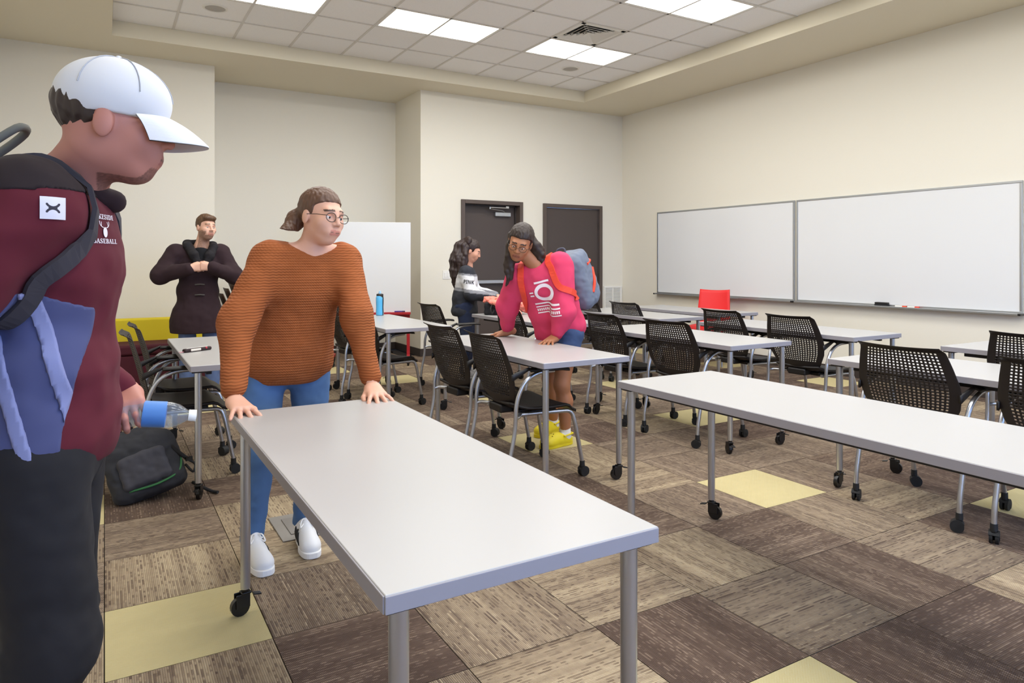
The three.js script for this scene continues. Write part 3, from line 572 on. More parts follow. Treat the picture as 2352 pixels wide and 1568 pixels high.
function field(prims, k = 0.03) {
  return (x, y, z) => {
    let d = 1e3;
    for (const p of prims) {
      const far = Math.max(p.lo[0] - x, x - p.hi[0], p.lo[1] - y, y - p.hi[1], p.lo[2] - z, z - p.hi[2]);
      if (far > d + k && far > 0) continue;
      const q = distTo(p, x, y, z); d = d > 900 ? q : smin(d, q, k);
    }
    return d;
  };
}
function boundsOf(prims, pad) { const lo = [1e9, 1e9, 1e9], hi = [-1e9, -1e9, -1e9]; for (const p of prims) for (let i = 0; i < 3; i++) { lo[i] = Math.min(lo[i], p.lo[i] - pad); hi[i] = Math.max(hi[i], p.hi[i] + pad); } return [lo, hi]; }
function meshField(f, lo, hi, cell, colour) {   // surface nets
  const n = [0, 1, 2].map((i) => Math.ceil((hi[i] - lo[i]) / cell) + 2), [nx, ny, nz] = n, sx = 1, sy = nx, sz = nx * ny;
  const val = new Float32Array(nx * ny * nz);
  for (let k = 0; k < nz; k++) for (let j = 0; j < ny; j++) {
    for (let i = 0; i < nx; i++) {
      const d = f(lo[0] + i * cell, lo[1] + j * cell, lo[2] + k * cell); val[i + j * sy + k * sz] = d;
      let skip = Math.floor(Math.abs(d) / cell * 0.7) - 2;           // far from the surface: the value stays on one side
      while (skip-- > 0 && i + 1 < nx) { i++; val[i + j * sy + k * sz] = d; }
    }
  }
  const at = new Int32Array(nx * ny * nz).fill(-1), pos = [], E = [[0, 1], [2, 3], [4, 5], [6, 7], [0, 2], [1, 3], [4, 6], [5, 7], [0, 4], [1, 5], [2, 6], [3, 7]];
  const C = [0, 1, 2, 3, 4, 5, 6, 7].map((c) => [c & 1, (c >> 1) & 1, (c >> 2) & 1]);
  for (let k = 0; k < nz - 1; k++) for (let j = 0; j < ny - 1; j++) for (let i = 0; i < nx - 1; i++) {
    const o = i + j * sy + k * sz, v = C.map(([a, b, c]) => val[o + a * sx + b * sy + c * sz]);
    let inside = 0; for (let q = 0; q < 8; q++) if (v[q] < 0) inside++;
    if (inside === 0 || inside === 8) continue;
    let x = 0, y = 0, z = 0, m = 0;
    for (const [a, b] of E) if ((v[a] < 0) !== (v[b] < 0)) { const t = v[a] / (v[a] - v[b]); x += C[a][0] + t * (C[b][0] - C[a][0]); y += C[a][1] + t * (C[b][1] - C[a][1]); z += C[a][2] + t * (C[b][2] - C[a][2]); m++; }
    at[o] = pos.length / 3; pos.push(lo[0] + (i + x / m) * cell, lo[1] + (j + y / m) * cell, lo[2] + (k + z / m) * cell);
  }
  const idx = [], quad = (a, b, c, d, flip) => { if (a < 0 || b < 0 || c < 0 || d < 0) return; flip ? idx.push(a, b, c, a, c, d) : idx.push(a, c, b, a, d, c); };
  for (let k = 1; k < nz - 1; k++) for (let j = 1; j < ny - 1; j++) for (let i = 1; i < nx - 1; i++) {
    const o = i + j * sy + k * sz, s = val[o] < 0;
    if (s !== (val[o + sx] < 0)) quad(at[o], at[o - sy], at[o - sy - sz], at[o - sz], s ? 1 : 0);
    if (s !== (val[o + sy] < 0)) quad(at[o], at[o - sz], at[o - sx - sz], at[o - sx], s ? 1 : 0);
    if (s !== (val[o + sz] < 0)) quad(at[o], at[o - sx], at[o - sx - sy], at[o - sy], s ? 1 : 0);
  }
  const nor = new Float32Array(pos.length), e = cell * 0.5;
  for (let i = 0; i < pos.length; i += 3) {
    const [x, y, z] = [pos[i], pos[i + 1], pos[i + 2]];
    const gx = f(x + e, y, z) - f(x - e, y, z), gy = f(x, y + e, z) - f(x, y - e, z), gz = f(x, y, z + e) - f(x, y, z - e), l = Math.hypot(gx, gy, gz) || 1;
    nor[i] = gx / l; nor[i + 1] = gy / l; nor[i + 2] = gz / l;
  }
  const g = new THREE.BufferGeometry();
  g.setAttribute('position', new THREE.Float32BufferAttribute(pos, 3)); g.setAttribute('normal', new THREE.BufferAttribute(nor, 3));
  if (colour) { const col = []; for (let i = 0; i < pos.length; i += 3) { const c = colour(pos[i], pos[i + 1], pos[i + 2]); col.push(c.r, c.g, c.b); } g.setAttribute('color', new THREE.Float32BufferAttribute(col, 3)); }
  g.setIndex(idx); return g;
}
// world-space shape -> mesh part of a thing (the thing only moves and turns about y)
function soft(name, prims, k, cell, material, parent, o = {}) {
  const f0 = field(prims, k), f = o.mod ? (x, y, z) => o.mod(f0(x, y, z), x, y, z) : f0;
  const [lo, hi] = o.bounds || boundsOf(prims, (o.pad || 0) + 0.012);
  let g = meshField(f, lo, hi, cell, o.colour);
  if (o.also) { g = mergeGeometries([g, ...o.also].map((q) => { const n = q.index ? q.toNonIndexed() : q; return n; }), false); }
  if (o.uv) { const p = g.attributes.position, uv = new Float32Array(p.count * 2); for (let i = 0; i < p.count; i++) { const [u, v] = o.uv(p.getX(i), p.getY(i), p.getZ(i)); uv[2 * i] = u; uv[2 * i + 1] = v; } g.setAttribute('uv', new THREE.BufferAttribute(uv, 2)); }
  intoLocal(g, parent);
  const m = new THREE.Mesh(g, material); m.name = name; parent.add(m); if (o.label) m.userData.label = o.label; return m;
}
function intoLocal(g, parent) { const root = parent.isGroup ? parent : parent.parent; root.updateMatrix(); g.applyMatrix4(root.matrix.clone().invert()); return g; }
const onBody = (name, geo, material, parent, label) => part(name, intoLocal(Array.isArray(geo) ? merge(geo) : geo, parent), material, parent, label);

// ---- heads: centre between the ears, looking along `look`, tipped by roll
function frameOf(look, roll = 0) {
  const z = V(...look).normalize(), x = V(0, 1, 0).cross(z).normalize(), y = z.clone().cross(x);
  const q = new THREE.Quaternion().setFromAxisAngle(z, roll); x.applyQuaternion(q); y.applyQuaternion(q);
  return { x, y, z };
}
function axesOf(forward, up = [0, 1, 0]) { const y = V(...up).normalize(), z = V(...forward); z.addScaledVector(y, -z.dot(y)).normalize(); const x = y.clone().cross(z); return [x.x, x.y, x.z, y.x, y.y, y.z, z.x, z.y, z.z]; }
function headFrame(c, look, roll, s = 1) {
  const F = frameOf(look, roll), P = (a, b, d) => [c[0] + s * (F.x.x * a + F.y.x * b + F.z.x * d), c[1] + s * (F.x.y * a + F.y.y * b + F.z.y * d), c[2] + s * (F.x.z * a + F.y.z * b + F.z.z * d)];
  const R = [F.x.x, F.x.y, F.x.z, F.y.x, F.y.y, F.y.z, F.z.x, F.z.y, F.z.z];
  const L = (x, y, z) => { const dx = (x - c[0]) / s, dy = (y - c[1]) / s, dz = (z - c[2]) / s; return [R[0] * dx + R[1] * dy + R[2] * dz, R[3] * dx + R[4] * dy + R[5] * dz, R[6] * dx + R[7] * dy + R[8] * dz]; };
  return { P, R, L, s, F, E: (a, b, d, r) => ellipsoid(P(a, b, d), r.map((v) => v * s), R), S: (a, b, d, r) => ellipsoid(P(a, b, d), [r * s, r * s, r * s]) };
}
function headPrims(H, o = {}) {
  const { P, E, s } = H, jaw = o.jaw || 1;
  return [E(0, 0.035, -0.016, [0.074, 0.088, 0.094]), E(0, -0.03, 0.022, [0.061 * jaw, 0.08, 0.07]), E(0, -0.088, 0.05, [0.03 * jaw, 0.024, 0.03]),
    capsule(P(-0.03, 0.026, 0.076), P(0.03, 0.026, 0.076), 0.014 * s), E(0.036, -0.022, 0.058, [0.028, 0.026, 0.026]), E(-0.036, -0.022, 0.058, [0.028, 0.026, 0.026]),
    capsule(P(-0.02, -0.056, 0.078), P(0.02, -0.056, 0.078), 0.013 * s)];
}
function noseAndEars(H) {
  const { P, E, s } = H;
  return [capsule(P(0, 0.016, 0.09), P(0, -0.02, 0.107), 0.008 * s, 0.011 * s), E(0.011, -0.024, 0.096, [0.009, 0.007, 0.01]), E(-0.011, -0.024, 0.096, [0.009, 0.007, 0.01]),
    capsule(P(-0.017, -0.0535, 0.088), P(0.017, -0.0535, 0.088), 0.0055 * s), capsule(P(-0.014, -0.0625, 0.086), P(0.014, -0.0625, 0.086), 0.006 * s),
    E(0.077, -0.004, -0.012, [0.009, 0.031, 0.019]), E(-0.077, -0.004, -0.012, [0.009, 0.031, 0.019])];
}
function headMesh(H, neck, skin, o = {}) {   // neck: list of capsules leading down into the collar
  const base = [...headPrims(H, o), ...neck], fa = field(base, 0.028), fb = field(noseAndEars(H), 0.006);
  const sock = [H.S(0.032, 0.006, 0.097, 0.017), H.S(-0.032, 0.006, 0.097, 0.017)];
  const f = (x, y, z) => { let d = fa(x, y, z); for (const q of sock) d = smax(d, -distTo(q, x, y, z), 0.008); return smin(d, fb(x, y, z), 0.009); };
  const all = [...base, ...noseAndEars(H)], [lo, hi] = boundsOf(all, 0.012);
  const cs = new THREE.Color(skin), lip = cs.clone().lerp(new THREE.Color(o.lip || 0xa8504a), 0.6), brow = new THREE.Color(o.brow || 0x2b1d16), beard = o.beard ? new THREE.Color(o.beard) : null, dark = cs.clone().multiplyScalar(0.25);
  const colour = (x, y, z) => {
    const [a, b, d] = H.L(x, y, z), u = Math.abs(a);
    if (d > 0.06) {
      if (b > -0.07 && b < -0.047 && u < 0.025 && d > 0.078) return Math.abs(b + 0.058) < 0.0016 ? dark : lip;
      if (u > 0.012 && u < 0.05 && Math.abs(b - 0.0345 - 0.1 * (0.03 - u) + 5 * (u - 0.03) * (u - 0.03)) < 0.004) return brow;
    }
    if (beard && b < -0.03 && d > -0.02) {
      const edge = o.goatee ? b < -0.078 && u < 0.032 : b < -0.072 || u > 0.045 || (b > -0.05 && b < -0.036 && u < 0.027 && d > 0.07);
      if (edge && b < -0.03 + 0.03 * noise(x * 160, y * 160, z * 160) - (u < 0.045 ? 0 : 0.0)) return cs.clone().lerp(beard, 0.62 + 0.3 * noise(x * 300, y * 300, z * 300));
    }
    return cs;
  };
  return meshField(f, lo, hi, 0.0042 * H.s, colour);
}
function eyes(H, parent, iris = 0x3a2a1e) {
  for (const s of [-1, 1]) {
    const e = onBody('eye', new THREE.SphereGeometry(0.0125 * H.s, 16, 12).translate(...H.P(s * 0.031, 0.006, 0.0755)), mat(0xe9e4de, 0.25), parent);
    const q = new THREE.SphereGeometry(0.0062 * H.s, 12, 8).translate(...H.P(s * 0.031, 0.004, 0.0832)); part('iris', intoLocal(q, parent), mat(iris, 0.2), e);
    const lid = new THREE.SphereGeometry(0.0136 * H.s, 16, 8, 0, PI * 2, 0, PI * 0.36); lid.applyQuaternion(new THREE.Quaternion().setFromUnitVectors(V(0, 1, 0), H.F.y.clone().addScaledVector(H.F.z, 0.35).normalize())).translate(...H.P(s * 0.031, 0.006, 0.0755));
    part('eyelid', intoLocal(lid, parent), mat(0xc98f78, 0.6), e);
  }
}
function glasses(H, parent, colour = 0x2a2422) {
  const g = []; for (const s of [-1, 1]) {
    const pts = []; for (let i = 0; i <= 24; i++) { const a = i / 24 * PI * 2; pts.push(V(...H.P(s * 0.034 + 0.026 * Math.cos(a), 0.004 + 0.019 * Math.sin(a), 0.104 - 0.006 * Math.abs(Math.cos(a))))); }
    g.push(sweep(pts, 0.0016 * H.s, 6, false)); g.push(sweep([V(...H.P(s * 0.06, 0.01, 0.1)), V(...H.P(s * 0.079, 0.01, 0.06)), V(...H.P(s * 0.082, 0.006, -0.01))], 0.0016 * H.s, 6));
  }
  g.push(sweep([V(...H.P(-0.009, 0.006, 0.108)), V(...H.P(0, 0.009, 0.11)), V(...H.P(0.009, 0.006, 0.108))], 0.0016 * H.s, 6));
  return onBody('eyeglasses', g, mat(colour, 0.3), parent);
}
// ---- hands: wrist at the origin, fingers towards `dir`, palm facing `palm`, thumb on side `side`
function handMesh(wrist, dir, palm, side, curl, skin, o = {}) {
  const X = V(...dir).normalize(), N = V(...palm); N.addScaledVector(X, -N.dot(X)).normalize(); const Z = X.clone().cross(N).multiplyScalar(side), s = o.s || 1;
  const P = (a, b, c) => [0, 1, 2].map((i) => wrist[i] + s * (X.getComponent(i) * a + N.getComponent(i) * b + Z.getComponent(i) * c));   // a along the fingers, b towards the palm, c towards the thumb
  const palmP = [], fingers = [], root = [0.029, 0.01, -0.009, -0.027], len = [0.072, 0.08, 0.074, 0.058], rad = [0.0092, 0.0094, 0.009, 0.008];
  for (let i = 0; i < 4; i++) palmP.push(capsule(P(0.0, 0, root[i] * 0.55), P(0.084 - 0.004 * Math.abs(i - 1), 0.001, root[i]), 0.02 * s, 0.0125 * s));
  palmP.push(capsule(P(0.01, 0.006, 0.018), P(0.045, 0.01, 0.034), 0.017 * s, 0.013 * s), capsule(P(-(o.stub ?? 0.05), 0, 0), P(0.0, 0, 0), 0.026 * s, 0.024 * s));
  for (let i = 0; i < 4; i++) {
    let a = curl[0] * (o.spread ? 1 : 1), x = 0.082 - 0.004 * Math.abs(i - 1), b = 0.001, c = root[i], fan = (1.3 - i) * 0.07 * (o.fan ?? 1);
    const pts = [P(x, b, c)]; for (const [f, k] of [[0.46, 0], [0.31, 1], [0.25, 2]]) { if (k) a += curl[k]; x += Math.cos(a) * f * len[i]; b += Math.sin(a) * f * len[i]; c += fan * f * len[i] * 2; pts.push(P(x, b, c)); }
    fingers.push(...chain(pts, [rad[i] * s, rad[i] * 0.95 * s, rad[i] * 0.9 * s, rad[i] * 0.78 * s]));
  }
  const t = o.thumb || [[0.03, 0.008, 0.036], [0.058, 0.014, 0.052], [0.085, 0.02, 0.054]];
  fingers.push(...chain(t.map((q) => P(...q)), [0.0125 * s, 0.0105 * s, 0.0085 * s]));
  const fp = field(palmP, 0.018), perFinger = [0, 3, 6, 9, 12].map((i) => field(fingers.slice(i, i === 12 ? i + 2 : i + 3), 0.004));
  const f = (x, y, z) => { let d = fp(x, y, z), m = 1e3; for (const q of perFinger) m = Math.min(m, q(x, y, z)); return smin(d, m, 0.007); };
  const [lo, hi] = boundsOf([...palmP, ...fingers], 0.01), cs = new THREE.Color(skin);
  return meshField(f, lo, hi, 0.0036 * s, () => cs);
}
const skinMat = phys(0xffffff, 0.55, { vertexColors: true, sheen: 0.2 });
function limbMesh(prims, k, cell, skin) { const [lo, hi] = boundsOf(prims, 0.015), cs = new THREE.Color(skin); return meshField(field(prims, k), lo, hi, cell, () => cs); }
function bodyMesh(parent, geos) { const g = mergeGeometries(geos.map((q) => q.index ? q.toNonIndexed() : q), false); const m = new THREE.Mesh(intoLocal(g, parent), skinMat); m.name = 'body'; parent.add(m); return m; }
const knitBump = dataTex(128, 128, (x, y) => 128 + 90 * Math.sin(y * PI / 8 + 0.6 * Math.sin(x * PI / 8)) + 20 * noise(x * 0.5, y * 0.5, 1), false);
const clothBump = dataTex(128, 128, (x, y) => 128 + 50 * Math.sin(x * PI / 2) * Math.sin(y * PI / 2) + 40 * noise(x * 0.12, y * 0.12, 4), false);
const cloth = (c, o = {}) => mat(c, 0.9, { bumpMap: clothBump, bumpScale: 0.0008, ...o });
const folds = (amp, freq, seed) => (d, x, y, z) => d + amp * noise(x * freq + seed, y * freq * 1.3, z * freq) + amp * 0.5 * noise(x * freq * 2.3, y * freq * 2.3 + seed, z * freq * 2.3);
const planarUV = (s) => (x, y, z) => [(x - 0.4 * z) * s, y * s];
// flat print laid on a curved garment: a grid dropped onto the surface of f along `dir`
function decal(name, f, centre, right, up, dir, w, h, tex, parent, label, nu = 24, nv = 24) {
  const Rr = V(...right).normalize(), U = V(...up).normalize(), D = V(...dir).normalize(), C = V(...centre), pos = [], uv = [], idx = [];
  for (let j = 0; j <= nv; j++) for (let i = 0; i <= nu; i++) {
    const p = C.clone().addScaledVector(Rr, (i / nu - 0.5) * w).addScaledVector(U, (j / nv - 0.5) * h).addScaledVector(D, -0.25);
    for (let k = 0; k < 60; k++) { const d = f(p.x, p.y, p.z) - 0.0022; if (d < 0.0003) break; p.addScaledVector(D, Math.min(d * 0.8, 0.05)); if (p.clone().sub(C).dot(D) > 0.3) break; }
    pos.push(p.x, p.y, p.z); uv.push(i / nu, j / nv);
    if (i < nu && j < nv) { const a = j * (nu + 1) + i; idx.push(a, a + 1, a + nu + 1, a + 1, a + nu + 2, a + nu + 1); }
  }
  const g = new THREE.BufferGeometry(); g.setAttribute('position', new THREE.Float32BufferAttribute(pos, 3)); g.setAttribute('uv', new THREE.Float32BufferAttribute(uv, 2)); g.setIndex(idx); g.computeVertexNormals();
  return part(name, intoLocal(g, parent), new THREE.MeshStandardMaterial({ map: tex, alphaTest: 0.5, roughness: 0.85, side: THREE.DoubleSide }), parent, label);
}

function hugging(f, pts, off, n = 50) {   // a curve laid on the surface of f
  return new THREE.CatmullRomCurve3(pts.map((p) => V(...p))).getSpacedPoints(n).map((p) => {
    for (let k = 0; k < 12; k++) { const e = 0.004, d = f(p.x, p.y, p.z) - off, g = V(f(p.x + e, p.y, p.z) - f(p.x - e, p.y, p.z), f(p.x, p.y + e, p.z) - f(p.x, p.y - e, p.z), f(p.x, p.y, p.z + e) - f(p.x, p.y, p.z - e)); if (g.lengthSq() < 1e-12) break; p.addScaledVector(g.normalize(), -d * 0.8); }
    return p;
  });
}
function band(pts, f, w, t) {   // flat webbing along points on the surface of f
  const pos = [], idx = [], n = pts.length;
  for (let i = 0; i < n; i++) {
    const p = pts[i], T = pts[Math.min(n - 1, i + 1)].clone().sub(pts[Math.max(0, i - 1)]).normalize(), e = 0.006;
    const N = V(f(p.x + e, p.y, p.z) - f(p.x - e, p.y, p.z), f(p.x, p.y + e, p.z) - f(p.x, p.y - e, p.z), f(p.x, p.y, p.z + e) - f(p.x, p.y, p.z - e)).normalize(), S = T.clone().cross(N).normalize();
    for (const [a, b] of [[-1, -1], [-1, 1], [1, 1], [1, -1]]) { const q = p.clone().addScaledVector(S, a * w / 2).addScaledVector(N, b * t / 2); pos.push(q.x, q.y, q.z); }
    if (i) for (let k = 0; k < 4; k++) { const a = (i - 1) * 4 + k, b = (i - 1) * 4 + (k + 1) % 4; idx.push(a, a + 4, b, b, a + 4, b + 4); }
  }
  idx.push(0, 1, 2, 0, 2, 3); const l = (n - 1) * 4; idx.push(l, l + 2, l + 1, l, l + 3, l + 2);
  const g = new THREE.BufferGeometry(); g.setAttribute('position', new THREE.Float32BufferAttribute(pos, 3)); g.setIndex(idx); const q = g.toNonIndexed(); q.computeVertexNormals(); q.setAttribute('uv', new THREE.Float32BufferAttribute(new Float32Array(q.attributes.position.count * 2), 2)); return q;
}

// ---------------------------------------------------------------- shoes
function shoeFrame(heel, dir) { const a = Math.atan2(-dir[1], dir[0]); return new THREE.Matrix4().makeRotationY(a).setPosition(heel[0], heel[1] || 0, heel[2]); }
function shoe(parent, heel, dir, o) {   // heel [x, y, z], dir [x, z]
  const m = shoeFrame(heel, dir), put = (g) => intoLocal(g.applyMatrix4(m), parent), L = o.s || 1, sc = (p) => p.map((v) => v * L);
  const E = (c, r) => ellipsoid(sc(c), sc(r));
  const up = o.clog
    ? [E([0.205, 0.04, 0], [0.062, 0.042, 0.056]), E([0.13, 0.05, 0], [0.08, 0.05, 0.05]), E([0.045, 0.04, 0], [0.05, 0.042, 0.042])]
    : [E([0.212, 0.036, 0], [0.052, 0.036, 0.045]), E([0.14, 0.05, 0], [0.085, 0.042, 0.041]), E([0.048, 0.055, 0], [0.05, 0.055, 0.037]), capsule(sc([0.05, 0.07, 0]), sc([0.058, 0.1, 0]), 0.034 * L, 0.036 * L), capsule(sc([0.13, 0.075, 0]), sc([0.092, 0.122, 0]), 0.024 * L, 0.016 * L)];
  const f0 = field(up, 0.03 * L), f = (x, y, z) => { let d = Math.max(f0(x, y, z), 0.004 - y); if (o.clog) d = smax(d, -(distTo(E([0.04, 0.1, 0], [0.065, 0.062, 0.035]), x, y, z)), 0.006); return d; };
  const [lo, hi] = boundsOf(up, 0.012);
  const s = new THREE.Mesh(put(meshField(f, lo, hi, 0.005 * L)), o.upper); s.name = o.clog ? 'clog' : 'shoe'; parent.add(s); if (o.label) s.userData.label = o.label;
  const sh = new THREE.Shape(), N = 40; for (let i = 0; i <= N; i++) { const t = i / N * PI * 2, x = 0.132 + 0.138 * Math.cos(t), w = (0.044 + 0.008 * Math.cos(t) - 0.008 * Math.exp(-Math.pow((x - 0.11) / 0.045, 2))) * Math.sign(Math.sin(t)) * Math.pow(Math.abs(Math.sin(t)), 0.62); i ? sh.lineTo(x * L, w * L) : sh.moveTo(x * L, w * L); }
  const ex = new THREE.ExtrudeGeometry(sh, { depth: 0.02 * L, bevelEnabled: true, bevelSize: 0.003, bevelThickness: 0.003, bevelSegments: 2, curveSegments: 6 }).rotateX(-PI / 2).translate(0, 0.004, 0);
  part('sole', put(ex), o.sole, s);
  if (o.stripes) for (const q of [-1, 1]) for (let k = 0; k < 3; k++) {
    const R = axesOf([0, 0, 1], [-0.5, 1, 0]), e = [ellipsoid(sc([0.085 + k * 0.032, 0.056 - k * 0.004, q * 0.036]), sc([0.0068, 0.034, 0.0115]), R)], [a, b] = boundsOf(e, 0.006);
    part('stripe', put(meshField(field(e, 0.01), a, b, 0.003)), o.stripes, s);
  }
  if (o.laces) for (let k = 0; k < 5; k++) { const x = 0.105 + k * 0.017, y = 0.113 - k * 0.0085; part('lace', put(curveTube([[x, y - 0.012, -0.03], [x + (k % 2 ? 0.008 : -0.004), y + 0.002, 0], [x, y - 0.012, 0.03]].map(sc), 0.0035 * L, 10, 6)), o.laces, s); }
  if (o.laces) part('lace_bow', put(merge([curveTube([[0.105, 0.118, 0.0], [0.125, 0.128, 0.02], [0.145, 0.1, 0.032], [0.12, 0.108, 0.012]].map(sc), 0.003, 14, 6), curveTube([[0.105, 0.118, 0.0], [0.125, 0.126, -0.02], [0.145, 0.098, -0.03], [0.12, 0.108, -0.012]].map(sc), 0.003, 14, 6)])), o.laces, s);
  if (o.clog) {
    part('strap', put(curveTube([[0.1, 0.075, 0.046], [0.04, 0.085, 0.05], [-0.012, 0.075, 0.0], [0.04, 0.085, -0.05], [0.1, 0.075, -0.046]].map(sc), 0.006 * L, 30, 8)), o.upper, s);
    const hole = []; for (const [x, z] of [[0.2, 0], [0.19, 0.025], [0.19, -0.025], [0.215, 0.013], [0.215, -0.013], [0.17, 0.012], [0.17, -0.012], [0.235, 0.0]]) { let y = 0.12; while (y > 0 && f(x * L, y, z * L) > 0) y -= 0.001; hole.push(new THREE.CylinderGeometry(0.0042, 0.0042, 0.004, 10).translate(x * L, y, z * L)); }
    part('dark_vent_dot', put(merge(hole)), mat(0x6a5a10, 0.8), s);  // solid discs whose dark colour stands in for shade inside holes
  }
  return s;
}
const hairMat = (c) => phys(c, 0.52, { sheen: 0.08, sheenRoughness: 0.5 });
function capOfHair(H, o = {}) {   // hair following the skull, open at the face
  const pr = [H.E(0, 0.045, -0.024, o.r || [0.083, 0.09, 0.101]), ...(o.more || [])];
  const mod = (d, x, y, z) => { const [a, b, c] = H.L(x, y, z); const line = c - lerp(o.side ?? 0.022, o.front ?? 0.1, smooth(0.02, 0.085, b - 0.25 * Math.abs(a))); return smax(d + 0.004 * noise(x * 90, y * 30, z * 90), H.s * (b < (o.low ?? -0.07) ? Math.max(line, (o.low ?? -0.07) - b) : line), 0.01); };
  return { pr, mod };
}

// ---------------------------------------------------------------- woman in the orange sweater
{
  const w = thing('person', 'woman in a rust orange knit sweater and blue jeans, hands on a white table', 'person', [0.69, 0, -3.18]);
  const skin = 0xd8a58d, H = headFrame([0.805, 1.482, -2.99], [0.42, -0.1, 0.9], -0.08, 1.0);
  const neck = [capsule(H.P(0, -0.05, -0.025), [0.775, 1.35, -3.05], 0.05, 0.056), capsule([0.775, 1.33, -3.05], [0.67, 1.325, -3.065], 0.055, 0.05), capsule([0.775, 1.33, -3.05], [0.88, 1.32, -3.055], 0.055, 0.05), capsule([0.775, 1.31, -3.06], [0.765, 1.22, -3.08], 0.06, 0.07)];
  const hips = [[0.605, 0.84, -3.17], [0.795, 0.84, -3.16]], legs = [[hips[0], [0.575, 0.48, -3.13], [0.555, 0.09, -3.2]], [hips[1], [0.8, 0.48, -3.15], [0.8, 0.09, -3.28]]];
  bodyMesh(w, [headMesh(H, neck, skin, { lip: 0xb25a55, brow: 0x4a3328 }),
    limbMesh([...chain([[0.6, 1.3, -3.07], [0.46, 1.05, -2.975], [0.425, 0.785, -2.8]], [0.05, 0.042, 0.027]), ...chain([[0.92, 1.29, -3.06], [0.93, 1.06, -2.9], [0.965, 0.785, -2.81]], [0.048, 0.036, 0.026]), ellipsoid([0.74, 1.1, -3.1], [0.13, 0.22, 0.085]), ...chain(legs[0], [0.07, 0.05, 0.035]), ...chain(legs[1], [0.07, 0.05, 0.035]), ellipsoid([0.7, 0.86, -3.16], [0.13, 0.1, 0.09])], 0.04, 0.014, skin),
    handMesh([0.424, 0.766, -2.775], [0.12, -0.13, 1], [0, -1, 0.05], 1, [0.1, 0.25, 0.2], skin, { fan: 1.8 }), handMesh([0.962, 0.766, -2.785], [-0.1, -0.13, 1], [0, -1, 0.05], -1, [0.1, 0.25, 0.2], skin, { fan: 1.8 })]);
  eyes(H, w); glasses(H, w);
  const hc = capOfHair(H, { front: 0.088 });
  soft('hair', [...hc.pr, ...chain([H.P(0.02, 0.03, -0.115), H.P(-0.03, -0.02, -0.13), H.P(-0.09, -0.09, -0.1), H.P(-0.11, -0.16, -0.03)], [0.032, 0.036, 0.032, 0.012])], 0.03, 0.005, hairMat(0x5a3d2c), w, { mod: hc.mod });
  const sw = [ellipsoid([0.757, 1.2, -3.085], [0.178, 0.165, 0.12]), ellipsoid([0.725, 1.0, -3.125], [0.172, 0.18, 0.125]), ellipsoid([0.7, 0.86, -3.15], [0.195, 0.14, 0.145]), capsule([0.615, 1.315, -3.07], [0.905, 1.31, -3.06], 0.062),
    ...chain([[0.6, 1.295, -3.07], [0.46, 1.05, -2.97], [0.424, 0.815, -2.822]], [0.078, 0.068, 0.047]), ...chain([[0.925, 1.29, -3.06], [0.93, 1.06, -2.9], [0.966, 0.815, -2.832]], [0.075, 0.06, 0.045])];
  const fo = folds(0.007, 9, 2.1), hole = ellipsoid([0.785, 1.432, -3.02], [0.135, 0.098, 0.11]);
  const sweater = soft('sweater', sw, 0.06, 0.0095, mat(0x9a5427, 0.95, { bumpMap: rep(knitBump, 1, 1), bumpScale: 0.004 }), w, { mod: (d, x, y, z) => smax(smax(fo(d, x, y, z), -distTo(hole, x, y, z), 0.012), (x > 0.5 && x < 0.9 && z < -2.95 ? 0.765 - y : -1), 0.008), uv: (x, y, z) => [Math.atan2(x - 0.73, z + 3.1) * 1.6, y * 11] });
  soft('jeans', [...chain(legs[0], [0.094, 0.068, 0.05]), ...chain(legs[1], [0.094, 0.068, 0.05]), ellipsoid([0.7, 0.87, -3.165], [0.165, 0.12, 0.115])], 0.035, 0.01, cloth(0x4d6f9c), w, { mod: (d, x, y, z) => smax(folds(0.004, 16, 7)(d, x, y, z), 0.075 - y, 0.006) });
  const so = { upper: mat(0xe6e7ea, 0.5), sole: mat(0xf0f0f0, 0.5), stripes: mat(0x17181c, 0.5), laces: mat(0xf3f3f3, 0.8), label: 'white sneaker with three black stripes' };
  shoe(w, [0.55, 0, -3.245], [0.1, 1], so); shoe(w, [0.8, 0, -3.32], [-0.06, 1], so);
}

